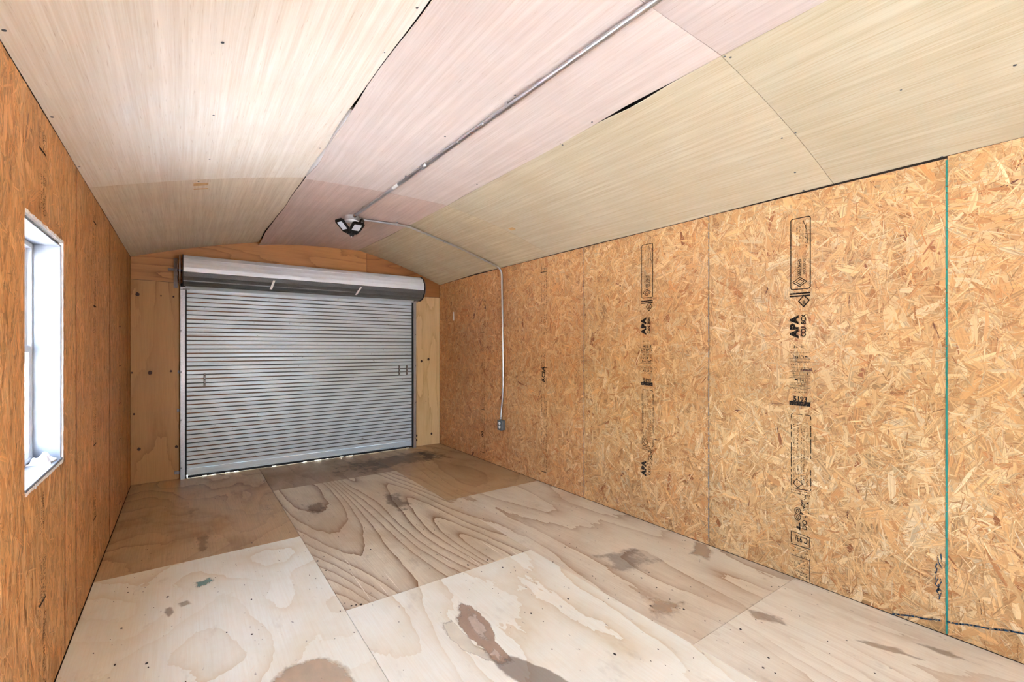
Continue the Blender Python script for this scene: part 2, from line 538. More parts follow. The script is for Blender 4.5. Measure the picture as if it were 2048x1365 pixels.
rs = np.random.RandomState(7)
wall_right = structure(wall_backing('wall_right', W+.0115, W+.10), 'right wall of oriented strand board panels')
M_osb_r = [osb_material('strand_board_%s' % n, t, .40) for n, t in
           [('gold', (224, 217, 207)), ('tan', (228, 216, 204)), ('amber', (232, 212, 196)), ('russet', (232, 203, 180)), ('brown', (230, 200, 176))]]  # tints mix real board differences with warm bounce light along the wall
RY0 = 0.5566
right_panels = []
ys = [RY0 + 1.2192*i for i in range(-1, 6)]
ys[0] = -0.6626
ys[-1] = D - 0.004
edges = [FY+.004] + ys
for i in range(len(edges)-1):
    a0, a1 = edges[i]+.0014, edges[i+1]-.0014
    drop = [0.004, 0.003, 0.0101, 0.006, 0.006, 0.005, 0.005, 0.004][i]
    tf = lambda a, d=drop, s=a0: float(zwall_r(a)) - d*(1.0 if d < .01 else 1.25-(a-s)/1.22*.9)
    dens = [(250, 300), (1000, 2600), (1000, 2600), (1000, 2400), (1000, 2200), (1000, 2000), (1000, 1800), (900, 1500)][i]
    p = osb_panel(rs, a0, a1, tf, 0.002, None, lambda a, z, o: (W - o, a, z), M_osb_r[[0, 0, 0, 1, 2, 3, 4, 4][i]], wall_right, dens[0], dens[1], upright=0.12)
    right_panels.append(p)

WIN = (2.205, 2.800, 0.880, 1.846)
WIN2 = (-0.760, -0.165, 0.880, 1.846)
wall_left = structure(wall_backing('wall_left', -.10, -.0115, [(q[0]-.004, q[1]+.004, q[2]-.004, q[3]+.004) for q in (WIN2, WIN)]), 'left wall of strand board panels, tinted orange for warm bounce light')
M_osb_l = [osb_material('strand_board_orange_%d' % n, t, .55) for n, t in enumerate([(250, 228, 204), (244, 218, 192), (236, 208, 180), (228, 200, 172)])]  # orange tint holds the warm bounce light on this wall
lf = [FY+.004, -.90, .652, 1.872, 3.090, 4.330, 5.550, D-.004]
left_panels = []
for i in range(len(lf)-1):
    a0, a1 = lf[i]+.0022, lf[i+1]-.0022
    tf = lambda a: float(zwall_l(a)) - .004
    dens = [(200, 200), (200, 200), (700, 1200), (1000, 2200), (900, 1800), (900, 1500), (900, 1300)][i]
    p = osb_panel(rs, a0, a1, tf, 0.002, {1: WIN2, 3: WIN}.get(i), lambda a, z, o: (o, a, z), M_osb_l[[0, 0, 0, 0, 1, 2, 3][i]], wall_left, dens[0], dens[1], upright=0.8, dark=1.12, even=.5, relief=.3)
    left_panels.append(p)

# saw kerf below the window corner, a dark slit strip
M_slit = plain('dark_slit', (58, 32, 18), 0.9)
M_black = plain('matt_black_line', (26, 20, 16), 0.9)
for i in (3, 4, 5):
    b = MB(); b.box(.0024, .0034, lf[i+1]-.0085, lf[i+1]-.0022, .003, 2.272)
    b.build('edge_line', M_slit, left_panels[i])  # raised dark strip standing in for the shaded panel joint
b = MB(); b.box(.0024, .0034, 2.825, 2.829, 0.004, .878)
b.build('saw_kerf', M_slit, left_panels[3])

# ------------------------------------------------------------------ printing on the boards
class Ink:
    """collects flat ink marks on a wall; u = across (metres, rising to the left as seen), z up"""
    def __init__(s, fx):
        s.m = MB(); s.fx = fx
    def rect(s, u0, u1, z0, z1):
        x = s.fx
        s.m.quad((x, u0, z0), (x, u1, z0), (x, u1, z1), (x, u0, z1))
    def line(s, pts, w):
        for (u0, z0), (u1, z1) in zip(pts[:-1], pts[1:]):
            d = Vector((u1-u0, z1-z0)); L = d.length
            if L < 1e-6: continue
            d /= L; n = Vector((-d.y, d.x))*w*.5; e = d*w*.35
            q = [(u0-e.x-n.x, z0-e.y-n.y), (u1+e.x-n.x, z1+e.y-n.y), (u1+e.x+n.x, z1+e.y+n.y), (u0-e.x+n.x, z0-e.y+n.y)]
            s.m.quad(*[(s.fx, a, c) for a, c in q])
    def rbox(s, u0, u1, z0, z1, r, w, dash=None, rng=None):
        P = []
        for (cu, cz, t0) in ((u1-r, z1-r, 0), (u0+r, z1-r, 90), (u0+r, z0+r, 180), (u1-r, z0+r, 270)):
            for k_ in range(5):
                t = R(t0+k_*22.5); P.append((cu+r*math.cos(t), cz+r*math.sin(t)))
        P.append(P[0])
        if not dash:
            s.line(P, w); return
        for a, c in zip(P[:-1], P[1:]):
            L = math.hypot(c[0]-a[0], c[1]-a[1]); n = max(1, int(L/dash))
            for j in range(n):
                if rng.random() < .72:
                    f0, f1 = j/n, (j+.85)/n
                    s.line([(a[0]+(c[0]-a[0])*f0, a[1]+(c[1]-a[1])*f0), (a[0]+(c[0]-a[0])*f1, a[1]+(c[1]-a[1])*f1)], w)
    def text(s, txt, u, z, size, bold=0, rot=90, spacing=1.0, sx=1.0):
        """rot 90: reads upwards with the letter tops to the left; 0: upright"""
        v, f = text_mesh(txt, size, bold, spacing)
        sg = s.sg
        if rot == 90: vv = [(s.fx, u+y*sg, z+x*sx) for x, y, _ in v]
        elif rot == 180: vv = [(s.fx, u+x*sx*sg, z-y) for x, y, _ in v]
        else: vv = [(s.fx, u-x*sx*sg, z+y) for x, y, _ in v]
        s.m.add(vv, f)
    def micro(s, u0, u1, z0, z1, rng, along='z', gap=.15):
        """a row of print too fine to read: irregular ticks"""
        h = (u1-u0) if along == 'z' else (z1-z0)
        p, end = (z0, z1) if along == 'z' else (u0, u1)
        while p < end:
            w = h*rng.uniform(.25, .7)
            if rng.random() > gap:
                for _ in range(rng.choice((1, 2, 2))):
                    if rng.random() < .5:
                        a0, a1 = 0, 1; c0 = rng.uniform(0, .6); c1 = c0+rng.uniform(.2, .4)
                    else:
                        a0 = rng.uniform(0, .6); a1 = a0+rng.uniform(.2, .4); c0, c1 = 0, 1
                    if along == 'z': s.rect(u0+h*a0, u0+h*a1, p+w*c0, min(end, p+w*c1))
                    else: s.rect(p+w*c0, min(end, p+w*c1), z0+h*a0, z0+h*a1)
            p += w*1.35
    sg = 1.0

M_ink = ink_material('stamp_ink', (30, 25, 24), .27, .43, 170)
M_ink_worn = ink_material('stamp_ink_worn', (40, 35, 33), .30, .46, 150)
M_ink_faint = ink_material('stamp_ink_faint', (50, 37, 30), .34, .50, 120)

def stamp_upper(k, yc, dz, rng, second='CCU  BCX'):
    """yc = left edge of print; z values run down the board"""
    U = lambda px: yc - (px-1582)*.0027
    Z = lambda v: 2.145 - (v-440)*.00301 + dz
    k.rbox(U(1621), U(1582), Z(580), Z(440), .012, .0055)
    for px in (1612, 1606, 1600, 1594):
        k.micro(U(px+2.0), U(px-.8), Z(500), Z(447+rng.uniform(0, 8)), rng, gap=.2)
    k.line([(U(1607), Z(446)), (U(1614), Z(466)), (U(1616), Z(492))], .003)
    k.line([(U(1610), Z(478)), (U(1617), Z(486))], .003)
    k.text('080106H0', U(1603.5), Z(555), .026, .0006, sx=.92)
    k.text('00UU0UO', U(1612), Z(552), .022, .0003, sx=.95)
    for px in (1591, 1595):
        k.micro(U(px+1.6), U(px-.6), Z(555), Z(508), rng, gap=.25)
    dm = [(1600, 557), (1586, 566), (1600, 575), (1614, 566), (1600, 557)]
    k.line([(U(a), Z(c)) for a, c in dm], .005)
    dm = [(1601, 561), (1593, 566), (1601, 571), (1608, 566), (1601, 561)]
    k.line([(U(a), Z(c)) for a, c in dm], .004)
    k.rect(U(1621), U(1579), Z(590), Z(587)); k.rect(U(1621), U(1579), Z(595), Z(592.2))
    dm = [(1608, 593), (1598, 604), (1608, 615), (1619, 603), (1608, 593)]
    k.line([(U(a), Z(c)) for a, c in dm], .0065)
    k.text('000', U(1611), Z(611), .020, .0008, sx=.75)
    k.text('APA', U(1596.5), Z(675), .060, .0044, spacing=1.16, sx=1.04)
    k.text(second, U(1612), Z(674), .036, .0016, sx=.78)

def stamp_faded(k, yc, dz, rng):
    U = lambda px: yc - (px-1582)*.0027
    Z = lambda v: 2.145 - (v-440)*.00301 + dz
    k.micro(U(1612), U(1586), Z(696), Z(691), rng, 'u', .3)
    v = 703
    while v < 780:
        h = rng.choice((2.2, 3.0, 5.0, 6.5))
        if rng.random() < .35: k.rect(U(1621), U(1579), Z(v+.7), Z(v))
        k.micro(U(1621-rng.uniform(0, 6)), U(1580+rng.uniform(0, 8)), Z(v+1.5+h), Z(v+1.5), rng, 'u', .12)
        v += h+2.6
    k.text('5193', U(1587), Z(801), .040, .0016, rot=0, sx=.95)
    k.rect(U(1621), U(1579), Z(810), Z(801.5))

def stamp_lower(k, yc, dz, rng, second):
    U = lambda px: yc - (px-1582)*.0027
    Z = lambda v: 2.145 - (v-440)*.00301 + dz
    k.rbox(U(1622), U(1583), Z(974), Z(827), .012, .0042, .016, rng)
    for px in (1588, 1596, 1603, 1608, 1614):
        k.micro(U(px+1.8), U(px-1.2), Z(900), Z(836+rng.uniform(0, 20)), rng, gap=.3)
        k.micro(U(px+2.0), U(px-1.4), Z(966), Z(905), rng, gap=.3)
    dm = [(1594, 955), (1587, 965), (1596, 972), (1606, 963), (1594, 955)]
    k.line([(U(a), Z(c)) for a, c in dm], .004)
    k.micro(U(1620), U(1583), Z(980), Z(976.5), rng, 'u', .1); k.micro(U(1620), U(1583), Z(985), Z(982), rng, 'u', .1)
    for _ in range(26):
        a, c = rng.uniform(1602, 1618), rng.uniform(986, 1026)
        k.line([(U(a), Z(c)), (U(a+rng.uniform(-5, 5)), Z(c+rng.uniform(-6, 6)))], .004)
    if second == 'APA':
        k.text('APA', U(1596.5), Z(1052), .058, .0044, spacing=1.16, sx=.94)
        k.text('CCU', U(1613), Z(1048), .034, .0014, sx=.9)
        return
    for zc in (1018, 1030):
        P = [(1596+6*math.cos(t*.628), zc+6.5*math.sin(t*.628)) for t in range(11)]
        k.line([(U(a), Z(c)) for a, c in P], .004)
        P = [(1596+2.6*math.cos(t*.9), zc+3*math.sin(t*.9)) for t in range(8)]
        k.line([(U(a), Z(c)) for a, c in P], .004)
    k.micro(U(1602), U(1590), Z(1055), Z(1040), rng, 'u', .05)
    k.text('DO', U(1614), Z(1052), .034, .0006, sx=1.1)
    k.line([(U(1583), Z(1083)), (U(1583), Z(1061)), (U(1620), Z(1064)), (U(1620), Z(1084))], .004)
    k.text('C.93/', U(1616), Z(1067), .050, .0008, rot=180, sx=.62)
    k.rect(U(1621), U(1583), Z(1087), Z(1085.5))
    for v in (1090, 1097, 1104, 1113, 1120, 1127, 1136, 1141, 1146):
        k.micro(U(1616), U(1583+rng.uniform(0, 8)), Z(v+3), Z(v), rng, 'u', .35)
    k.rect(U(1620.5), U(1619.3), Z(1150), Z(1106))
    k.rect(U(1619), U(1584), Z(1109), Z(1107.8))

INKX = W - .0034
def ink_on(panel, mats, fill, fx=INKX, sg=1.0, name='grade_stamp'):
    k_ = Ink(fx); k_.sg = sg
    fill(k_)
    return k_.m.build(name, mats, panel)
rg = random.Random(3)
P1 = right_panels[2]      # y .557 - 1.776
ink_on(P1, M_ink, lambda q: stamp_upper(q, 1.248, 0, rg))
ink_on(P1, M_ink_worn, lambda q: stamp_faded(q, 1.248, 0, rg))
ink_on(P1, M_ink_worn, lambda q: stamp_lower(q, 1.248, 0, rg, ''))
P2 = right_panels[3]
ink_on(P2, M_ink, lambda q: stamp_upper(q, 2.348, .045, rg, 'CAN  BSN'))
ink_on(P2, M_ink_worn, lambda q: stamp_faded(q, 2.348, .045, rg))
ink_on(P2, M_ink_worn, lambda q: stamp_lower(q, 2.348, .06, rg, 'APA'))
def smear(q, yc, z0, z1, words=()):
    z = z0
    while z < z1:
        L = rg.uniform(.12, .34)
        for c_ in range(4):
            if rg.random() < .8:
                u = yc - .045 + c_*.024
                q.micro(u, u+.013, z, min(z1, z+L*rg.uniform(.6, 1)), rg, gap=.25)
        if rg.random() < .5: q.rect(yc-.05, yc+.05, z-.012, z-.004)
        z += L + rg.uniform(.01, .07)
    for t, zz, sz, bo in words:
        q.text(t, yc-.02, zz, sz, bo)
ink_on(right_panels[4], M_ink_worn, lambda q: smear(q, 3.57, .12, 1.30, [('ACIA', 1.02, .07, .003)]))
ink_on(right_panels[4], M_ink_worn, lambda q: smear(q, 3.57, 1.50, 2.20))
ink_on(right_panels[5], M_ink_faint, lambda q: smear(q, 4.74, .10, 1.20, [('00', .28, .07, .002)]))
ink_on(right_panels[5], M_ink_faint, lambda q: smear(q, 4.74, 1.35, 2.05))
# left wall print
ink_on(left_panels[3], M_ink, lambda q: smear(q, 2.43, 1.88, 2.20), .0034, -1)
ink_on(left_panels[3], M_ink_worn, lambda q: smear(q, 2.43, .10, .84), .0034, -1)
ink_on(left_panels[4], M_ink, lambda q: smear(q, 3.66, .10, 2.2), .0034, -1)
ink_on(left_panels[5], M_ink_worn, lambda q: smear(q, 4.95, .10, 2.1), .0034, -1)

# coloured sealed edges beside the joints, chalk line and marker scribble on the nearest panels
M_teal = ink_material('teal_edge_seal', (48, 128, 116), .30, .42, 90)
M_slate = ink_material('grey_edge_seal', (120, 128, 132), .36, .50, 70)
M_marker = ink_material('blue_black_marker', (40, 66, 84), .36, .52, 110)
def edge_strip(panel, y, w, mat, zt):
    b = MB(); n = 60
    r_ = random.Random(int(y*100))
    L = [(INKX, y-w*(.35+.25*r_.random()), .006+(zt-.006)*i/n) for i in range(n+1)]
    Rr = [(INKX, y+w*(.35+.25*r_.random()), .006+(zt-.006)*i/n) for i in range(n+1)]
    b.add(L+Rr, [(i, i+1, n+2+i, n+1+i) for i in range(n)])
    b.build('edge_line', mat, panel)
edge_strip(P1, RY0+.0012, .0078, M_teal, 2.275)
edge_strip(P2, RY0+1.2192+.0012, .0066, M_slate, 2.285)
edge_strip(right_panels[4], RY0+2.4384+.0012, .0066, M_slate, 2.285)
q = Ink(INKX)
pts = []
for i in range(25):
    t = i/24; y = .83 - .55*t
    pts.append((y, -.012+.155*t+.002*math.sin(i*1.3)))
q.line([p for p in pts if p[0] > .562 and p[1] > .004], .008)
q.m.build('chalk_line', M_marker, P1)
q = Ink(INKX)
q.line([p for p in pts if p[0] < .556], .008)
q.m.build('chalk_line', M_marker, right_panels[1])
q = Ink(INKX)
for i in range(15):
    z = .16+rg.uniform(0, .19); q.line([(.588+rg.uniform(-.014, .012), z), (.588+rg.uniform(-.014, .012), z+rg.uniform(-.06, .06))], .005)
q.m.build('marker_scribble', M_marker, P1)

# ------------------------------------------------------------------ ceiling panels
M_roof = plain('dark_roof', (48, 44, 42), 0.9)
b = MB()
prof = [(-.35, 2.42), (.0, 2.42), (SXL, 2.68), (SXR, 2.70), (W, 2.42), (W+.35, 2.42), (W+.35, 2.50), (SXR, 2.80), (SXL, 2.80), (-.35, 2.50)]
prof = [(-.30, 2.36), (SXL, 2.74), (SXR, 2.74), (W+.30, 2.36), (W+.30, 2.44), (SXR, 2.86), (SXL, 2.86), (-.30, 2.44)]
b.prism([(x, FY-.25, z) for x, z in prof], None, (0, D-FY+.5, 0))
structure(b.build('roof', M_roof), 'dark roof deck over the ceiling panels')
ceiling = empty_structure('ceiling', 'arched luan plywood ceiling in three strips')
L_l = [luan('luan_straw_a', (243, 240, 230), (226, 217, 200), 1.0), luan('luan_straw_b', (243, 240, 229), (226, 216, 198), 2.0), luan('luan_straw_c', (232, 222, 202), (208, 193, 168), 3.0)]
L_c = [luan('luan_pink_a', (206, 196, 190), (190, 176, 168), 4.0), luan('luan_pink_b', (218, 208, 201), (202, 188, 179), 5.0), luan('luan_rose', (214, 194, 183), (190, 167, 155), 6.0)]
L_r = [luan('luan_yellow_a', (194, 189, 166), (174, 161, 130), 7.0), luan('luan_yellow_b', (202, 195, 171), (182, 168, 137), 8.0), luan('luan_yellow_c', (208, 198, 168), (182, 164, 131), 9.0)]
YB = [FY+.01, 1.026, 3.470, D-.006]
def wav(y, s):
    return .008*math.sin(y*1.9+s) + .005*math.sin(y*4.3+s*2.1) + .003*math.sin(y*9.1+s*.7)
def gapL(y):
    """width of the open joint beside the left strip, metres"""
    g_ = .0035
    g_ += .020*max(0, 1-abs((y-2.45)/.38)) + .024*max(0, 1-abs((y-3.12)/.30))
    return g_
def gapR(y):
    return .0025 + .022*max(0, 1-abs((y-1.50)/.26)) + .004*max(0, 1-abs((y-4.6)/.3))
def ceil_panel(side, y0, y1, mat):
    nu, nv = 10, 40
    vs, fs = [], []
    for j in range(nv+1):
        y = y0+.0012+(y1-y0-.0024)*j/nv
        xl = SXL+wav(y, .6)*.8; xr = SXR+wav(y, 2.2)*.5
        if side == 'l': x0, x1 = .001, xl-gapL(y)*.5
        elif side == 'c': x0, x1 = xl+gapL(y)*.5, xr-gapR(y)*.5
        else: x0, x1 = xr+gapR(y)*.5, W-.001
        for i in range(nu+1):
            t = i/nu; x = x0+(x1-x0)*t
            z = ceil_z(min(max(x, 0), W), y)
            if side == 'l': z += .016*math.sin(math.pi*t) - .35*gapL(y)*t**6
            if side == 'c': z += .006*math.sin(math.pi*t) - (.006+.5*gapL(y))*(1-t)**8 - .035*max(0, (y-4.7)/1.2)**1.5*(1-t)**4
            if side == 'r': z += .030*math.sin(math.pi*t) - .2*gapR(y)*(1-t)**6
            z += .0018*math.sin(y*3.3+t*4)
            vs.append((x, y, z))
    n1 = len(vs)
    vs += [(x, y, z+.0045) for x, y, z in vs]
    w = nu+1
    for j in range(nv):
        for i in range(nu):
            a = j*w+i
            fs.append((a, a+w, a+w+1, a+1)); fs.append((n1+a, n1+a+1, n1+a+w+1, n1+a+w))
    for j in range(nv):
        a = j*w; fs.append((a, n1+a, n1+a+w, a+w)); a = j*w+nu; fs.append((a, a+w, n1+a+w, n1+a))
    for i in range(nu):
        a = i; fs.append((a, a+1, n1+a+1, n1+a)); a = nv*w+i; fs.append((a, n1+a, n1+a+1, a+1))
    m = MB(); m.smooth = True
    m.add(vs, fs)
    o = m.build('ceiling_panel', mat, ceiling)
    me = o.data
    me.set_sharp_from_angle(angle=R(40))
    return o
cpan = {}
for side, mats in (('l', L_l), ('c', L_c), ('r', L_r)):
    for i in range(3):
        cpan[side, i] = ceil_panel(side, YB[i], YB[i+1], mats[i])
def pan_z(side, x, y):
    z = ceil_z(x, y)
    if side == 'l': t = x/SXL; return z+.016*math.sin(math.pi*t)
    if side == 'c': t = (x-SXL)/(SXR-SXL); return z+.006*math.sin(math.pi*t)
    t = (x-SXR)/(W-SXR); return z+.030*math.sin(math.pi*t)
def ray(u, v):
    c, s = math.cos(R(YAW)), math.sin(R(YAW))
    X = (u-1024)/FPX
    return Vector((c*X+s, -s*X+c, -(v-CYP)/FPX))
def on_ceiling(u, v):
    d = ray(u, v); k_ = .1
    o = Vector((CX, 0, CH))
    for _ in range(4000):
        p = o+d*k_
        side = 'l' if p.x < SXL else ('c' if p.x < SXR else 'r')
        if p.z > pan_z(side, min(max(p.x, 0), W), p.y): return p, side
        k_ += .002
    return p, side
def on_floor(u, v):
    d = ray(u, v); return Vector((CX, 0, CH)) + d*(-CH/d.z)
def on_wall(u, v, x):
    d = ray(u, v); return Vector((CX, 0, CH)) + d*((x-CX)/d.x)
def on_back(u, v, y):
    d = ray(u, v); return Vector((CX, 0, CH)) + d*(y/d.y)

# white foam board showing in the open joint of the left strip
M_foam = plain('white_foam_board', (246, 246, 244), .7, var=.02)
b = MB(); b.box(SXL-.03, SXL+.05, 2.35, 3.46, 2.5845, 2.60)
b.build('foam_board', M_foam, ceiling)
# screws
M_screw = plain('grey_screw_head', (96, 102, 108), .4, .7)
sc = MB(); sc.smooth = True
sc.lathe([(.0058, 0), (.0056, -.0012), (.0036, -.0024), (.001, -.0027)], (0, 0, 0), 10)
sc_me = None
for u, v in [(8, 60), (445, 85), (427, 230), (104, 234), (158, 333), (419, 318), (397, 363), (834, 15), (799, 101), (769, 104), (685, 224), (703, 226),
             (890, 273), (1184, 244), (1121, 287), (1125, 290), (1052, 318), (954, 369), (1449, 112), (1461, 114), (1802, 179), (1591, 265), (1564, 276),
             (1884, 313), (1410, 431), (1607, 381), (1030, 190), (1590, 345), (640, 296), (2030, 130)]:
    p, side = on_ceiling(u, v)
    i = 0 if p.y < YB[1] else (1 if p.y < YB[2] else 2)
    if sc_me is None:
        o = sc.build('screw', M_screw); sc_me = o.data
    else:
        o = bpy.data.objects.new('screw', sc_me); COL.objects.link(o)
    o.parent = cpan[side, i]
    o.location = (p.x, p.y, pan_z(side, p.x, p.y)+.0003)
    o.rotation_euler = (0, {'l': -R(15), 'c': 0, 'r': R(15)}[side], 0)
# darker repair patches let into the veneer
M_patch = luan('luan_repair', (214, 178, 124), (190, 150, 98), 11.0)
def veneer_patch(u, v, sx, sy):
    p, side = on_ceiling(u, v)
    i = 0 if p.y < YB[1] else (1 if p.y < YB[2] else 2)
    b = MB()
    P = []
    for dx, dy in ((-sx, -sy), (sx, -sy), (sx, sy), (-sx, sy)):
        x, y = p.x+dx, p.y+dy
        P.append((x, y, pan_z(side, x, y)-.0010))
    b.prism(P, None, (0, 0, .002))
    b.build('veneer_patch', M_patch, cpan[side, i])
for u, v, a, c in [(1593, 246, .030, .036), (1627, 238, .030, .020), (402, 369, .040, .026), (402, 378, .040, .010), (1024, 458, .020, .03)]:
    veneer_patch(u, v, a, c)

# ------------------------------------------------------------------ back wall with the roll-up door
DX_L, DX_R, DTOP = 0.432, 2.992, 2.06
b = MB()
b.box(-.10, DX_L+.012, D+.0125, D+.10, -.16, 2.75); b.box(DX_R-.008, W+.10, D+.0125, D+.10, -.16, 2.75)
b.box(DX_L+.012, DX_R-.008, D+.0125, D+.10, DTOP, 2.75)
wall_back = structure(b.build('wall_back', M_back), 'far end wall around the roll-up door')
M_pl = ply('pine_ply_left_shaded', (184, 140, 80), (132, 84, 42), 10.3, 'z', rings=6, strength=.6, rough=.5, wide=2.2, stretch=.5)  # darker tone carries the shade on the left strip
M_pr = ply('pine_ply_right_lit', (222, 194, 144), (176, 138, 88), 12.9, 'z', rings=9, strength=.65, rough=.5, wide=2.6, stretch=.5)  # paler tone carries the light on the right strip
M_ph = ply('pine_ply_header', (188, 132, 72), (120, 70, 32), 13.6, 'x', rings=9, strength=.8, rough=.5, wide=3.0, stretch=.6)
M_ph2 = ply('pine_ply_header_dark', (168, 112, 60), (112, 64, 30), 15.1, 'x', rings=8, strength=.7, rough=.5, wide=3.0, stretch=.6)
def ply_board(pts, mat):
    b = MB(); b.prism([(x, D, z) for x, z in pts], None, (0, .012, 0))
    return b.build('plywood_panel', mat, wall_back)
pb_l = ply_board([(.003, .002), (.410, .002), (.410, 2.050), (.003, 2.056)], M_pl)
pb_r = ply_board([(3.012, .002), (W-.003, .002), (W-.003, 2.085), (3.012, 2.078)], M_pr)
ply_board([(.003, 2.060), (.44, 2.054), (2.353, 2.054), (2.353, 2.66), (SXL, 2.62), (.003, 2.30)], M_ph)
ply_board([(2.356, 2.054), (3.0, 2.082), (W-.003, 2.089), (W-.003, 2.31), (2.4, 2.655), (2.356, 2.66)], M_ph2)
M_knot = plain('dark_knot', (74, 42, 22), .7, var=.2, scale=60)
def knot(u, v, r, board):
    p = on_back(u, v, D)
    b = MB(); n = 12
    P = [(p.x+r*math.cos(2*math.pi*j/n)*(1+.15*math.sin(j*2.3)), D-.0006, p.z+1.25*r*math.sin(2*math.pi*j/n)*(1+.12*math.cos(j*1.7))) for j in range(n)]
    b.prism(P, None, (0, .0012, 0))
    b.build('knot', M_knot, board)
for u, v, r in ((264, 746, .008), (300, 746, .017), (342, 743, .010), (268, 829, .009), (278, 899, .014), (353, 894, .013), (275, 589, .016), (322, 592, .007), (347, 594, .008)): knot(u, v, r, pb_l)
for u, v, r in ((843, 723, .015), (857, 719, .016), (852, 803, .006), (833, 872, .013), (863, 868, .014), (833, 881, .012)): knot(u, v, r, pb_r)
M_bolt = galv('bolt_zinc', (150, 150, 150), .4)

door = empty_structure('door_1', 'closed white ribbed steel roll-up door with rolled drum on top')
def steel_paint(name, rgb, rust=True):
    k = NT(name, .34, .15, .5)
    pos = k.n('ShaderNodeNewGeometry').outputs['Position']
    x, y, z = k.sep(pos)
    n = k.noise(k.mapp(pos, (1.2, 9, 26)), 1, 5, .65)
    c = k.mix(k.ramp(n, .42, .72, 0, .45), lin(*rgb), lin(int(rgb[0]*.80), int(rgb[1]*.80), int(rgb[2]*.80)))
    if rust:
        s = k.noise(k.mapp(pos, (2.0, 6, 60)), 1, 4, .7)
        near = k.ramp(x, .45, 2.3, .55, .06)
        f = k.math('MULTIPLY', k.ramp(s, .58, .74), near)
        c = k.mix(f, c, lin(150, 118, 92))
        sp = k.noise(k.mapp(pos, (30, 30, 42)), 1, 2, .6)
        c = k.mix(k.ramp(sp, .72, .76, 0, .6), c, lin(96, 86, 78))
    k.col(c)
    k.l(k.ramp(n, .3, .7, .30, .46), k.b.inputs['Roughness'])
    return k.m
M_curt = steel_paint('ribbed_white_steel', (208, 222, 230))
M_drum = steel_paint('rolled_white_steel_lit', (236, 246, 253), False)  # same steel as the curtain, whitened for the light it catches
k = NT('rusty_groove', .8)
px = k.sep(k.n('ShaderNodeNewGeometry').outputs['Position'])[0]
k.col(k.mix(k.ramp(px, .5, 1.9), lin(140, 88, 48), lin(84, 76, 70)))
M_rust = k.m
M_groove = plain('dark_groove', (62, 60, 60), .7, var=.1)
M_galv = galv('galvanised_steel', (186, 186, 188), .38)
M_galvd = galv('weathered_galvanised', (150, 144, 144), .5)
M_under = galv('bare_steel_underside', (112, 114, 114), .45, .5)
M_rubber = plain('black_rubber', (18, 18, 20), .7)
M_dark = plain('dark_steel', (34, 32, 32), .5, .4)
# ribbed curtain: every rib strip is its own piece, set into the two guides
CYD = D - .012
PITCH = .0452
z0c, nsl = .098, 43
def slat_mesh(gm):
    b = MB()
    x0, x1 = DX_L+.016, DX_R-.012
    P = [(.0, .0), (-.002, .0016), (-.0025, .034), (-.0005, .0362), (.009, .0374), (.009, .0452)]
    for (ya, za), (yb, zb) in zip(P[:-1], P[1:]):
        b.cur = 1 if ya > .004 or yb > .004 else 0
        b.quad((x0, CYD+ya, za), (x1, CYD+ya, za), (x1, CYD+yb, zb), (x0, CYD+yb, zb))
    b.cur = 0
    b.quad((x0, CYD+.009, .0), (x1, CYD+.009, .0), (x1, CYD, .0), (x0, CYD, .0))
    return b
sl_a = None
meshes = []
for i in range(nsl):
    gm = M_rust if i % 2 == 0 else M_groove
    if i < 2:
        o = slat_mesh(gm).build('slat', [M_curt, gm], door); meshes.append(o.data)
    else:
        o = bpy.data.objects.new('slat', meshes[i % 2]); COL.objects.link(o); o.parent = door
    o.location = (0, 0, z0c+i*PITCH)
# unseen back sheet added so no daylight shows through the ribs
b = MB(); b.box(DX_L-.06, DX_R+.06, D+.101, D+.105, .012, 2.14)
b.build('daylight_stop', M_curt, door)
# bottom bar, angle and seal
b = MB(); b.box(DX_L+.016, DX_R-.014, CYD-.004, CYD+.012, .030, .094, .002); b.box(DX_L+.030, DX_R-.03, CYD-.028, CYD-.004, .030, .034)
b.build('bottom_bar', M_curt, door)
b = MB()
n = 60
rr = random.Random(5)
for i in range(n):
    x0 = DX_L+.032+(DX_R-DX_L-.055)*i/n; x1 = DX_L+.032+(DX_R-DX_L-.055)*(i+1)/n
    lo = .002 if rr.random() < .86 else .008
    b.box(x0, x1, CYD-.010, CYD+.008, lo, .031)
b.build('bottom_seal', M_rubber, door)
# guides
def guide(xa, xb, gapside):
    b = MB()
    b.box(xa, xb, D-.048, D-.043, .0, 2.035); b.box(xa, xa+.004, D-.048, D+.012, .0, 2.035); b.box(xb-.004, xb, D-.048, D-.018, .0, 2.035)
    o = b.build('door_guide', M_galv, door)
    b = MB()
    xs = xb if gapside > 0 else xa-.010
    b.box(xs, xs+.010, D-.036, D-.014, .0, 2.03)
    b.build('brush_seal', M_rubber, o)
    for z in (.12, .62, 1.12, 1.55):
        bb = MB(); bb.lathe([(.007, 0), (.007, .004), (.004, .006)], ((xa+xb)/2-.012*gapside, D-.048, z), 8, 'y')
        bb.v = [(x, D-.048-(y-(D-.048)), zz) for x, y, zz in bb.v]
        bb.build('bolt', M_bolt, o)
guide(.398, .446, 1)
guide(2.980, 3.022, -1)
for (x0, x1, z) in ((.350, .398, .07), (.372, .398, .72), (.378, .398, 1.12), (3.022, 3.042, .62)):
    b = MB(); b.box(x0, x1, D-.014, D-.0005, z-.016, z+.016, .002); b.lathe([(.006, 0), (.006, -.006)], ((x0+x1)/2, D-.014, z), 8, 'y')
    b.build('guide_clip', M_galvd, door)
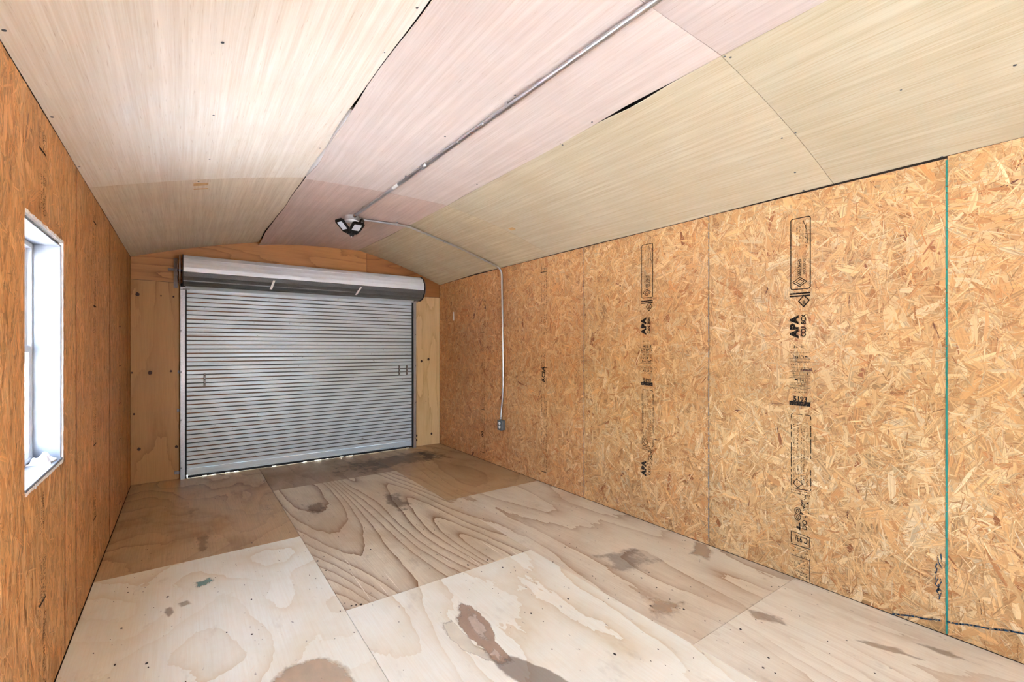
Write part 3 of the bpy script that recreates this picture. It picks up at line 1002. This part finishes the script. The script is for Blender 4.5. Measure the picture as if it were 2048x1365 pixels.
# guide heads
for xa, xb, s in ((.398, .446, 1), (2.976, 3.018, -1)):
    b = MB(); b.box(xa+.002, xb, D-.062, D-.040, 1.975, 2.005, .002)
    b.tube([((xa+xb)/2, D-.062, 1.985), ((xa+xb)/2+s*.06, D-.070, 1.984)], .005, 8)
    b.build('guide_head', M_galv, door)
    b = MB(); b.box(xa+.006, xb+s*.006, D-.058, D-.018, 2.008, 2.040, .003)
    b.build('wear_block', M_rubber, door)
# rolled drum: facets of the wound curtain
DC = (D-.190, 2.158)
def drum_profile(r):
    P = []
    n = 20
    for i in range(n):
        t = 2*math.pi*i/n + .13
        rr_ = r*(1.0 if i % 2 == 0 else .962)
        P.append((DC[0]-rr_*math.cos(t), DC[1]+rr_*math.sin(t)))
        t2 = t+2*math.pi/n*.86
        P.append((DC[0]-rr_*math.cos(t2), DC[1]+rr_*math.sin(t2)))
    return P
b = MB(); P = drum_profile(.156)
b.prism([(DX_L-.005, y, z) for y, z in P], None, (DX_R-DX_L+.020, 0, 0))
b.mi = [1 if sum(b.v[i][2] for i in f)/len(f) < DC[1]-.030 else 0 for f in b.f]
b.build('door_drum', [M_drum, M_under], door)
# curtain leaving the drum towards the guides
b = MB()
top = [(DC[0]+.02, DC[1]-.150), (D-.10, 2.020), (D-.045, 2.000), (D-.020, 1.985), (D-.013, 1.955)]
for (ya, za), (yb, zb) in zip(top[:-1], top[1:]):
    b.quad((DX_L+.014, ya, za), (DX_R-.012, ya, za), (DX_R-.012, yb, zb), (DX_L+.014, yb, zb))
b.build('curtain_lead', M_curt, door)
for xs in (DX_L-.012, DX_R+.016):
    b = MB(); b.lathe([(.164, 0), (.164, .008), (.150, .008)], (xs, DC[0], DC[1]), 40, 'x')
    b.build('drum_ring', M_rubber, door)
    s = -1 if xs < 1 else 1
    b = MB(); xb_ = xs + (-.026 if s < 0 else .012)
    b.lathe([(.150, 0), (.150, .010)], (xb_, DC[0], DC[1]), 32, 'x')
    b.build('drum_wheel', M_galvd, door)
    xk = xs-.045 if s < 0 else xs+.030
    b = MB(); b.box(xk, xk+.004, DC[0]-.05, D-.001, DC[1]-.06, DC[1]+.06); b.box(xk-.03 if s < 0 else xk, xk+.004 if s < 0 else xk+.03, D-.006, D-.001, DC[1]-.16, DC[1]+.15, .001)
    b.build('drum_bracket', M_galvd, door)
b = MB(); b.tube([(DX_L-.13, DC[0], DC[1]), (DX_L-.01, DC[0], DC[1])], .012, 10); b.tube([(DX_L-.075, DC[0], DC[1]), (DX_L-.055, DC[0], DC[1])], .02, 10)
b.tube([(DX_R+.02, DC[0], DC[1]), (DX_R+.06, DC[0], DC[1])], .012, 10)
b.build('axle', M_bolt, door)
# white tie strips hanging where the curtain leaves the drum
M_white = plain('white_plastic', (244, 244, 242), .5, var=.02)
for u, dz_, lean in ((545, 570, .012), (717, 579, .022)):
    p = on_back(u, dz_, DC[0]-.13)
    yt, zt, yb, zb = DC[0]-.153, DC[1]-.050, DC[0]-.098, DC[1]-.142
    b = MB(); b.prism([(p.x-.010-lean, yb, zb), (p.x+.012-lean, yb, zb), (p.x+.013+lean, yt, zt), (p.x-.009+lean, yt, zt)], None, (0, -.0030, -.0022))
    b.build('tie_strip', M_white, door)
# latch slots pressed in the curtain
for u, v in ((410, 760), (799, 741), (814, 741)):
    p = on_back(u, v, D-.014)
    b = MB(); b.box(p.x-.008, p.x+.006, CYD-.006, CYD-.0025, p.z-.068, p.z+.068, .001); 
    b.cur = 1; b.box(p.x-.013, p.x-.0085, CYD-.0045, CYD-.002, p.z-.066, p.z+.066)
    for j in (-1, 0, 1): b.cur = 1; b.box(p.x-.004, p.x+.002, CYD-.0064, CYD-.0055, p.z+j*.045-.006, p.z+j*.045+.006)
    b.build('latch_plate', [M_galvd, M_dark], door)

# ------------------------------------------------------------------ front wall behind the photographer, with its open doorway
b = MB()
b.box(-.1, DX0, FY-.10, FY, -.16, 2.75); b.box(DX1, W+.1, FY-.10, FY, -.16, 2.75); b.box(DX0, DX1, FY-.10, FY, DZ1, 2.75)
b.box(DX0, DX1, FY-.10, FY, -.16, -.01)
M_front = ply('front_ply', (214, 170, 112), (166, 116, 66), 21.0, 'z', rings=6, strength=.5)
structure(b.build('wall_front', M_front), 'front wall with open doorway behind the photographer')

# ------------------------------------------------------------------ window
M_lining = NT('white_metal_lining', .38, .1)
M_lining.col(M_lining.mix(M_lining.ramp(M_lining.noise(M_lining.coord(), 7, 4, .6), .35, .7), lin(104, 107, 112), lin(134, 137, 142)))
M_lining = M_lining.m
M_vinyl = plain('white_vinyl', (196, 198, 200), .4, var=.015)
M_raw = plain('lit_torn_edge', (240, 236, 232), .85, var=.06, scale=60)
M_gasket = plain('dark_gasket', (70, 76, 84), .6)
k = NT('window_glass', .02)
tr = k.n('ShaderNodeBsdfTransparent'); gl = k.n('ShaderNodeBsdfGlossy'); gl.inputs['Roughness'].default_value = .02
lw = k.n('ShaderNodeLayerWeight'); lw.inputs['Blend'].default_value = .5
fr = k.math('MULTIPLY_ADD', k.math('POWER', lw.outputs['Facing'], 5.0), .75, .025)
mx = k.n('ShaderNodeMixShader'); k.l(fr, mx.inputs[0]); k.l(tr.outputs[0], mx.inputs[1]); k.l(gl.outputs[0], mx.inputs[2])
k.l(mx.outputs[0], k.t.nodes['Material Output'].inputs[0])
M_glass = k.m
def build_window(wname, wlabel, opening):
    win = empty_structure(wname, wlabel)
    y0, y1, q0, q1 = opening
    FXW = -.092
    lin_in = .012
    for nm, args in (('jamb_lining', (FXW, -.004, y0, y0+lin_in, q0, q1)), ('jamb_lining', (FXW, -.004, y1-lin_in-.010, y1-.010, q0+.004, q1-.018)),
                     ('head_lining', (FXW, -.004, y0+lin_in, y1-.010, q1-.026, q1-.018)), ('sill_board', (FXW, .001, y0+lin_in, y1-.004, q0+.002, q0+.014))):
        MB().box(*args, .0015).build(nm, M_lining, win)
    # raw broken edge of the board around the opening, overexposed daylight put in as white
    def torn(a0, a1, horizontal, fixed, inward):
        b = MB(); n = 46
        r_ = random.Random(int(fixed*1000))
        for i in range(n):
            s0 = a0+(a1-a0)*i/n; s1 = a0+(a1-a0)*(i+1)/n
            w_ = .008+.0025*math.sin(i*.9+fixed*7)*r_.random() + .0015*r_.random() + (.004*r_.random() if r_.random() < .1 else 0)
            xo = .0015+.0012*r_.random()
            if horizontal: b.box(-.010, xo, s0, s1, fixed-w_*.3 if inward > 0 else fixed-w_, fixed+w_ if inward > 0 else fixed+w_*.3)
            else: b.box(-.010, xo, fixed-w_*.9, fixed+w_*.35, s0, s1)
        b.build('torn_edge', M_raw, win)
    torn(y0, y1, True, q1-.006, 1)
    torn(q0, q1, False, y1, 1)
    torn(y0, y1, True, q0+.001, -1)
    # frame, two sashes, glass
    def frame(x0, x1, a0, a1, c0, c1, w, name, mat, par):
        b = MB()
        b.box(x0, x1, a0, a0+w, c0, c1, .002); b.box(x0, x1, a1-w, a1, c0, c1, .002)
        b.box(x0, x1, a0+w, a1-w, c0, c0+w, .002); b.box(x0, x1, a0+w, a1-w, c1-w, c1, .002)
        return b.build(name, mat, par)
    wy0, wy1, wz0, wz1 = y0+.004, y1-.014, q0+.012, q1-.024
    frame(FXW-.030, FXW+.002, wy0, wy1, wz0, wz1, .024, 'window_frame', M_vinyl, win)
    zm = 1.372
    us = frame(FXW-.028, FXW-.014, wy0+.022, wy1-.022, zm-.014, wz1-.022, .028, 'upper_sash', M_vinyl, win)
    ls = frame(FXW-.013, FXW-.001, wy0+.022, wy1-.022, wz0+.022, zm+.014, .028, 'lower_sash', M_vinyl, win)

    MB().box(FXW-.023, FXW-.019, wy0+.048, wy1-.048, zm+.012, wz1-.048).build('pane', M_glass, us)
    MB().box(FXW-.009, FXW-.005, wy0+.048, wy1-.048, wz0+.048, zm-.012).build('pane', M_glass, ls)
    b = MB(); b.box(FXW+.001, FXW+.004, wy1-.003, wy1+.002, wz0, wz1); b.box(FXW+.001, FXW+.004, wy0, wy1, wz1-.002, wz1+.004); b.box(FXW+.001, FXW+.004, wy0, wy1, wz0-.002, wz0+.003)
    b.build('gasket', M_gasket, win)
    b = MB(); b.box(FXW-.002, FXW+.006, (y0+y1)/2-.05, (y0+y1)/2+.03, zm+.002, zm+.016, .002)
    b.build('sash_lock', M_vinyl, ls)


build_window('window_1', 'white sash window set deep in the left wall', WIN)
build_window('window_2', 'second white sash window of the left wall, beside the photographer', WIN2)
y0, y1, q0, q1 = WIN

# crumpled paper towel on the sill
rp = np.random.RandomState(4)
b = MB(); b.smooth = False
nx, ny = 16, 22
vs = []
cxs, cys = -.048, 2.70
for j in range(ny+1):
    for i in range(nx+1):
        s, t = i/nx-.5, j/ny-.5
        e = max(0, 1-(abs(s*2)**3+abs(t*2)**3))
        h = .006+.026*e*(0.55+.45*math.sin(s*9+t*5)+.35*math.sin(t*13-s*4)) + .006*rp.rand()*e
        vs.append((cxs+s*.070*(1+.12*math.sin(t*7)), cys+t*.115*(1+.10*math.sin(s*6)), q0+.0145+max(.001, h)))
n1 = len(vs)
w_ = nx+1
fs = [(j*w_+i, j*w_+i+1, (j+1)*w_+i+1, (j+1)*w_+i) for j in range(ny) for i in range(nx)]
bot = [(x, y, q0+.0145) for x, y, z in vs]
fs2 = [tuple(n1+a for a in reversed(f)) for f in fs]
ring = [i for i in range(nx+1)] + [j*w_+nx for j in range(1, ny+1)] + [ny*w_+i for i in range(nx-1, -1, -1)] + [j*w_ for j in range(ny-1, 0, -1)]
fr = [(ring[i], ring[(i+1) % len(ring)], n1+ring[(i+1) % len(ring)], n1+ring[i]) for i in range(len(ring))]
b.add(vs+bot, fs+fs2+fr)
M_paper = plain('white_paper', (246, 246, 246), .9, var=.02)
pt = b.build('paper_towel', M_paper, None, (cxs, cys, q0+.0145))
pt['label'] = 'crumpled white paper towel lying on the window sill'; pt['category'] = 'paper towel'

# ------------------------------------------------------------------ conduit, lamp and socket
M_cond = plain('conduit_steel', (196, 198, 202), .30, .9, var=.03, scale=6)
M_strap = galv('strap_steel', (206, 208, 210), .3, .9)
LX, LY = 1.690, 4.275                    # junction box
LZ = pan_z('c', LX, LY)
run1 = thing('conduit', 'long straight steel conduit running along the middle of the ceiling', 'conduit', (1.74, 2.0, 2.56))
def cond_pt(y):
    t = (y-1.0)/(4.2-1.0)
    x = 1.752+(LX-1.752)*t
    return Vector((x, y, pan_z('c', x, y)-.017))
b = MB(); b.tube([cond_pt(y) for y in np.linspace(FY+.05, LY-.05, 22)], .0115, 12)
b.build('pipe', M_cond, run1)
def strap(parent, p, d, nrm, name='strap'):
    """one-hole strap around the pipe at p (direction d), fixed against the surface with normal nrm (pointing into the room)"""
    d = d.normalized(); side = d.cross(nrm).normalized()
    b = MB()
    P = []
    for k_ in range(9):
        t = math.pi*k_/8
        P.append(p + side*(.0145*math.cos(t)) + nrm*(.0145*math.sin(t)))
    P = [p+side*.0145-nrm*.016] + P + [p-side*.0145-nrm*.016]
    for a, c in zip(P[:-1], P[1:]):
        h = d*.010
        b.quad(a-h, c-h, c+h, a+h)
    tab = p-nrm*.0155
    b.quad(tab-side*.0145-d*.010, tab-side*.042-d*.010, tab-side*.042+d*.010, tab-side*.0145+d*.010)
    b.lathe([(.006, 0), (.006, -.004), (.002, -.006)], tab-side*.030, 8)
    return b.build(name, M_strap, parent)
DN = Vector((0, 0, -1))
for y in (1.84, 3.04, 3.92):
    p = cond_pt(y); strap(run1, p, cond_pt(y+.1)-p, DN)
for ya, yb in ((2.735, 2.80), (4.16, 4.20)):
    b = MB(); b.tube([cond_pt(ya), cond_pt(yb)], .0155, 12)
    b.lathe([(.004, 0), (.004, -.006)], cond_pt((ya+yb)/2)+Vector((0, 0, -.014)), 8)
    b.build('coupling', M_strap, run1)
b = MB(); pa, pb = cond_pt(3.19), cond_pt(3.29)
b.tube([pa, pb], .0121, 12, False)
b.build('sticker', M_white, run1)
for ya in (3.52, 3.68, 2.05, 2.32):
    b = MB(); b.tube([cond_pt(ya), cond_pt(ya+.012)], .0126, 12)
    b.build('ring', M_strap, run1)

# second run: across the ceiling, bent down the right wall
run2 = thing('conduit', 'bent steel conduit from the ceiling lamp down the right wall to the socket', 'conduit', (W-.02, 4.30, 1.4))
pts = [Vector((LX+.05, LY-.012, LZ-.020)), Vector((1.95, LY-.03, pan_z('c', 1.95, LY)-.020)), Vector((2.14, LY-.045, pan_z('c', 2.14, LY)-.020)), Vector((2.24, LY-.045, 2.560)), Vector((2.36, LY-.035, 2.536))]
WXC = W-.016
ysw = 4.300
for t in (.15, .5, .85):
    x = 2.36+(3.28-2.36)*t
    pts.append(Vector((x, LY-.035+(ysw-LY+.035)*t, ceil_z(x, LY)-.020+.012*math.sin(math.pi*t))))
arc_c = Vector((WXC-.10, ysw, 2.235))
for k_ in range(7):
    t = R(75-12.5*k_)
    pts.append(Vector((WXC-.10+.10*math.cos(t), ysw+.004, 2.20+.10*math.sin(t))))
pts += [Vector((WXC, ysw, 2.05)), Vector((WXC, ysw-.01, 1.7)), Vector((WXC, ysw-.018, 1.35)), Vector((WXC, ysw-.022, 1.02)), Vector((WXC, ysw-.010, .80)), Vector((WXC-.004, ysw+.004, .68)), Vector((WXC-.010, ysw+.006, .60)), Vector((WXC-.012, ysw+.006, .545))]
def catmull(P, n=6):
    out = []
    for i in range(len(P)-1):
        p0, p1, p2, p3 = P[max(i-1, 0)], P[i], P[i+1], P[min(i+2, len(P)-1)]
        for j in range(n):
            t = j/n
            out.append(.5*((2*p1)+(p2-p0)*t+(2*p0-5*p1+4*p2-p3)*t*t+(3*p1-p0-3*p2+p3)*t**3))
    return out+[P[-1]]
b = MB(); b.tube(catmull(pts), .0105, 12)
b.build('pipe', M_cond, run2)
strap(run2, Vector((2.10, LY-.042, pan_z('c', 2.10, LY)-.019)), Vector((1, 0, 0)), DN)
for x in (2.33, 2.62):
    t = (x-2.36)/(3.28-2.36)
    p = Vector((x, LY-.035, ceil_z(x, LY)-.020+.010*max(0, t)))
    b = MB(); b.tube([p-Vector((.006, 0, -.002)), p+Vector((.006, 0, -.002))], .0125, 12); b.build('ring', M_strap, run2)
b = MB(); b.tube([(LX+.052, LY-.012, LZ-.020), (LX+.095, LY-.014, LZ-.020)], .0155, 12); b.build('coupling', M_strap, run2)
b = MB(); b.tube([(WXC-.012, ysw+.006, .580), (WXC-.012, ysw+.006, .545)], .0155, 12); b.build('coupling', M_strap, run2)

# lamp
lamp = thing('ceiling_light', 'black three-winged LED garage light hanging from a round grey ceiling box', 'light', (LX, LY, LZ))
M_jbox = galv('junction_grey', (196, 192, 190), .45, .5)
b = MB(); b.lathe([(.062, -.0006), (.064, -.004), (.064, -.040), (.060, -.043)], (LX, LY, LZ), 28)
b.lathe([(.006, 0), (.006, .003)], (LX+.01, LY-.066, LZ-.022), 8, 'y')
b.build('junction_box', M_jbox, lamp)
b = MB(); b.smooth = True; b.lathe([(.058, -.043), (.060, -.047), (.054, -.056), (.030, -.062)], (LX, LY, LZ), 28)
b.build('lamp_holder', M_white, lamp)
b = MB(); b.smooth = True; b.lathe([(.017, -.060), (.016, -.085), (.011, -.112), (.008, -.125)], (LX, LY, LZ), 16)
b.build('lamp_base', M_white, lamp)
M_blk = plain('black_plastic', (12, 12, 13), .38, var=.1)
b = MB()
b.lathe([(.018, -.108), (.040, -.114), (.044, -.150), (.036, -.168), (.020, -.172)], (LX, LY, LZ), 20)
for k_ in range(12):
    t = k_*math.pi/6
    b.box(LX+.040*math.cos(t)-.003, LX+.040*math.cos(t)+.003, LY+.040*math.sin(t)-.003, LY+.040*math.sin(t)+.003, LZ-.150, LZ-.112)
b.build('hub', M_blk, lamp)
b = MB(); b.smooth = True; b.lathe([(.020, -.170), (.019, -.180), (.012, -.190), (.003, -.194)], (LX, LY, LZ), 16)
b.build('sensor', M_blk, lamp)
b = MB(); b.smooth = True; b.lathe([(.007, -.188), (.006, -.195), (.002, -.198)], (LX-.004, LY-.008, LZ), 10)
b.build('sensor_lens', M_white, lamp)
k = NT('led_diffuser', .4)
v = k.n('ShaderNodeTexVoronoi'); k.l(k.mapp(k.coord(), (110, 110, 110)), v.inputs['Vector'])
k.col(k.mix(k.ramp(v.outputs['Distance'], .2, .5), lin(244, 246, 250), lin(198, 206, 216)))
M_led = k.m
def wing(azim, tilt, roll=0):
    """a hinged lamp wing pointing out at azimuth, raised by tilt"""
    rot = Matrix.Rotation(azim, 4, 'Z') @ Matrix.Rotation(-tilt, 4, 'Y')
    base = Vector((LX, LY, LZ-.156)) + Matrix.Rotation(azim, 4, 'Z') @ Vector((.040, 0, 0))
    def tr(b):
        b.v = [tuple(base + (rot @ Vector(p))) for p in b.v]; return b
    b = MB()
    P = [(.0, -.030), (.022, -.052), (.122, -.058), (.142, -.040), (.142, .040), (.122, .058), (.022, .052), (.0, .030)]
    b.prism([(x, y, -.006) for x, y in P], None, (0, 0, .012))
    for j in range(8):
        x = .028+j*.0135; b.box(x, x+.004, -.046, .046, .006, .014)
    b.box(-.012, .010, -.016, .016, -.008, .008)
    w_ = tr(b).build('lamp_wing', M_blk, lamp)
    b = MB(); b.box(.036, .116, -.034, .034, -.0085, -.0055, .001)
    tr(b).build('led_array', M_led, w_)
# wings: one towards the left rear, one to the rear, one towards the right
CAMD = math.atan2(-LY, CX-LX)
wing(R(198), R(44))
wing(R(-28), R(64))
wing(R(-84), R(26))

# socket on the right wall
SY, SZ = 4.300, .490
sock = thing('wall_socket', 'grey metal socket box with two white outlets at the foot of the conduit', 'socket', (W-.001, SY, SZ))
M_sbox = galv('socket_grey', (138, 146, 148), .42, .7)
b = MB(); b.box(W-.048, W-.0024, SY-.048, SY+.040, SZ-.056, SZ+.056, .006)
b.build('box', M_sbox, sock)
b = MB(); b.box(W-.053, W-.048, SY-.050, SY+.042, SZ-.059, SZ+.059, .002)
b.build('face_plate', M_sbox, sock)
for dz in (-.021, .021):
    b = MB(); b.lathe([(.0165, 0), (.0165, -.004), (.015, -.005)], (W-.053, SY-.004, SZ+dz), 18, 'x')
    o = b.build('outlet', M_white, sock)
    b = MB()
    for dy in (-.006, .006): b.box(W-.0585, W-.0575, SY-.004+dy-.0012, SY-.004+dy+.0012, SZ+dz-.002, SZ+dz+.006)
    b.box(W-.0585, W-.0575, SY-.0065, SY-.0015, SZ+dz-.010, SZ+dz-.006)
    b.build('slot', M_dark, o)
b = MB(); b.lathe([(.004, 0), (.003, -.002)], (W-.053, SY-.004, SZ), 8, 'x'); b.build('screw', M_bolt, sock)

# white strip on the right wall
p = on_wall(908, 633, W)
b = MB(); b.prism([(W-.003, p.y-.012, p.z-.058), (W-.003, p.y+.014, p.z-.058), (W-.003, p.y+.010, p.z+.050), (W-.003, p.y+.004, p.z+.060), (W-.003, p.y-.006, p.z+.060)], None, (-.004, 0, 0))
o = b.build('wall_tag', M_white, None, (W-.003, p.y, p.z))
o['label'] = 'small white upright strip stuck on the right wall near the roll-up door'; o['category'] = 'tag'

# ------------------------------------------------------------------ marks on the floor
rf = random.Random(11)
def stain(poly, mat, name='stain', z=.0004, rings=7, jag=.12, flat=1.0):
    """poly: outline in photograph pixels of the real stain, laid on the floor; fades out towards its border"""
    P = [on_floor(u, v) for u, v in poly]
    # refine + jitter outline
    Q = []
    for a, c in zip(P, P[1:]+P[:1]):
        L = (c-a).length
        n = max(2, int(L/.03))
        for j in range(n):
            q_ = a.lerp(c, j/n)
            Q.append(q_+Vector((rf.uniform(-1, 1), rf.uniform(-1, 1), 0))*min(.006, L*jag*.1))
    ctr = sum(Q, Vector((0, 0, 0)))/len(Q)
    vs, fs, fd = [(ctr.x, ctr.y, z)], [], [1.0]
    n = len(Q)
    for r_ in range(1, rings+1):
        for q_ in Q:
            w_ = ctr.lerp(q_, r_/rings); vs.append((w_.x, w_.y, z)); fd.append(min(1, (1-r_/rings)*flat))
    for j in range(n): fs.append((0, 1+j, 1+(j+1) % n))
    for r_ in range(rings-1):
        a, c = 1+r_*n, 1+(r_+1)*n
        for j in range(n): fs.append((a+j, c+j, c+(j+1) % n, a+(j+1) % n))
    b = MB(); b.add(vs, fs)
    o = b.build(name, mat, floor)
    at = o.data.attributes.new('fade', 'FLOAT', 'POINT')
    at.data.foreach_set('value', fd)
    return o
S_brown = stain_material('brown_stain', (156, 124, 94), .42, 10)
S_soft = stain_material('soft_brown_stain', (188, 160, 128), .5, 8)
S_grey = stain_material('grey_stain', (138, 126, 120), .4, 12)
S_teal = stain_material('teal_stain', (120, 170, 164), .6, 30)
S_torn = stain_material('torn_veneer', (176, 152, 130), .8, 26)
S_pale = stain_material('pale_glue', (232, 224, 204), .75, 10)
S_streak = stain_material('pale_torn_fibres', (206, 190, 172), .8, 34)
S_dark = stain_material('dark_damp_mark', (126, 108, 94), .5, 14)
stain([(872, 1238), (900, 1236), (960, 1300), (1020, 1322), (1000, 1332), (940, 1312), (890, 1275)], S_pale, z=.0003, flat=2.6)
stain([(915, 1200), (950, 1215), (985, 1250), (1000, 1290), (1030, 1325), (1000, 1335), (965, 1305), (930, 1275), (905, 1240)], S_torn, z=.0006, flat=2.6)
stain([(925, 1212), (950, 1222), (975, 1262), (985, 1300), (960, 1290), (938, 1250)], S_streak, z=.0009)
stain([(985, 1290), (1010, 1312), (1000, 1325), (975, 1308)], S_streak, z=.0009)
stain([(960, 1300), (1030, 1310), (1110, 1345), (1170, 1375), (1060, 1385), (1000, 1350)], S_dark, z=.0005, flat=2.6)
stain([(560, 1330), (640, 1306), (700, 1330), (730, 1375), (640, 1420), (520, 1390)], S_soft, z=.0003, flat=2.6)
stain([(322, 1215), (345, 1205), (350, 1225), (338, 1240), (324, 1232)], S_brown)
stain([(345, 1208), (380, 1198), (386, 1208), (360, 1218)], S_brown, z=.0005)
stain([(380, 1165), (425, 1152), (430, 1162), (395, 1182)], S_teal)
stain([(1180, 1110), (1270, 1095), (1330, 1120), (1290, 1150), (1220, 1150)], S_grey)
stain([(390, 1070), (415, 1062), (422, 1085), (405, 1110), (390, 1100)], S_brown)
stain([(755, 985), (800, 985), (830, 1010), (800, 1030), (770, 1010)], S_dark)
stain([(600, 1010), (640, 1002), (665, 1020), (625, 1035)], S_dark)
stain([(640, 935), (800, 905), (880, 893), (930, 915), (820, 930), (700, 960)], S_dark, z=.0003)
stain([(835, 905), (870, 905), (880, 918), (850, 922)], S_dark)
stain([(1470, 1210), (1560, 1232), (1600, 1262), (1510, 1240)], S_brown)
stain([(1690, 1276), (1790, 1292), (1900, 1338), (1790, 1310)], S_brown)
stain([(1810, 1280), (1900, 1300), (1990, 1342), (1890, 1316)], S_brown)
stain([(1390, 1080), (1440, 1100), (1420, 1125), (1370, 1110)], S_soft)
stain([(1280, 1190), (1380, 1200), (1350, 1250), (1290, 1230)], S_soft)
# dark specks: nail heads, crumbs, chips too many to count
M_speck = plain('dark_specks', (50, 38, 30), .8, var=.2)
b = MB()
spots = [(393, 1085), (504, 1087), (503, 1200), (504, 1270), (243, 1258), (335, 1195), (230, 1331), (293, 1328), (635, 1123), (741, 1100), (652, 1142), (700, 1141), (742, 1187), (703, 1213),
         (712, 1211), (722, 1210), (592, 965), (708, 987), (1062, 1228), (1136, 1199), (1185, 1153), (1283, 1157), (1302, 1213), (1368, 1220), (1410, 1243), (1440, 1243), (1313, 1176), (936, 1131), (975, 1121),
         (1005, 1136), (1106, 1125), (1230, 1310), (1481, 1260), (1527, 1337), (1537, 1317)]
for u, v in spots:
    p = on_floor(u, v); r_ = rf.uniform(.003, .0075)
    n = 7
    P = [(p.x+r_*rf.uniform(.6, 1.2)*math.cos(2*math.pi*j/n), p.y+1.3*r_*rf.uniform(.6, 1.2)*math.sin(2*math.pi*j/n), .0004) for j in range(n)]
    b.prism(P, None, (0, 0, .0016))
for _ in range(420):
    x, y = rf.uniform(.05, W-.05), rf.uniform(.6, D-.1); r_ = rf.uniform(.0012, .0036)
    P = [(x+r_*rf.uniform(.5, 1.2)*math.cos(2*math.pi*j/5), y+1.6*r_*rf.uniform(.5, 1.2)*math.sin(2*math.pi*j/5), .0004) for j in range(5)]
    b.prism(P, None, (0, 0, .0012))
stuff(b.build('floor_specks', M_speck, floor))
# pale scratches beside the cross joint of the middle sheets
M_scr = plain('pale_scratch', (240, 232, 214), .7, var=.02)
b = MB()
for (u0, v0), (u1, v1) in [((702, 1146), (741, 1201)), ((768, 1145), (800, 1182)), ((757, 1168), (776, 1191)), ((966, 1086), (1002, 1110)), ((1018, 1098), (1046, 1119)), ((882, 1113), (902, 1126)),
                           ((936, 1113), (962, 1133)), ((560, 1037), (570, 1036)), ((500, 1345), (510, 1332)), ((690, 1120), (700, 1130))]:
    p, q_ = on_floor(u0, v0), on_floor(u1, v1)
    d = (q_-p).normalized(); n_ = Vector((-d.y, d.x, 0))*.0022
    a = [p-n_*.3, (p+q_)/2-n_, q_-n_*.2, q_+n_*.2, (p+q_)/2+n_, p+n_*.3]
    b.prism([(x.x, x.y, .0003) for x in a], None, (0, 0, .0007))
stuff(b.build('floor_scratches', M_scr, floor))
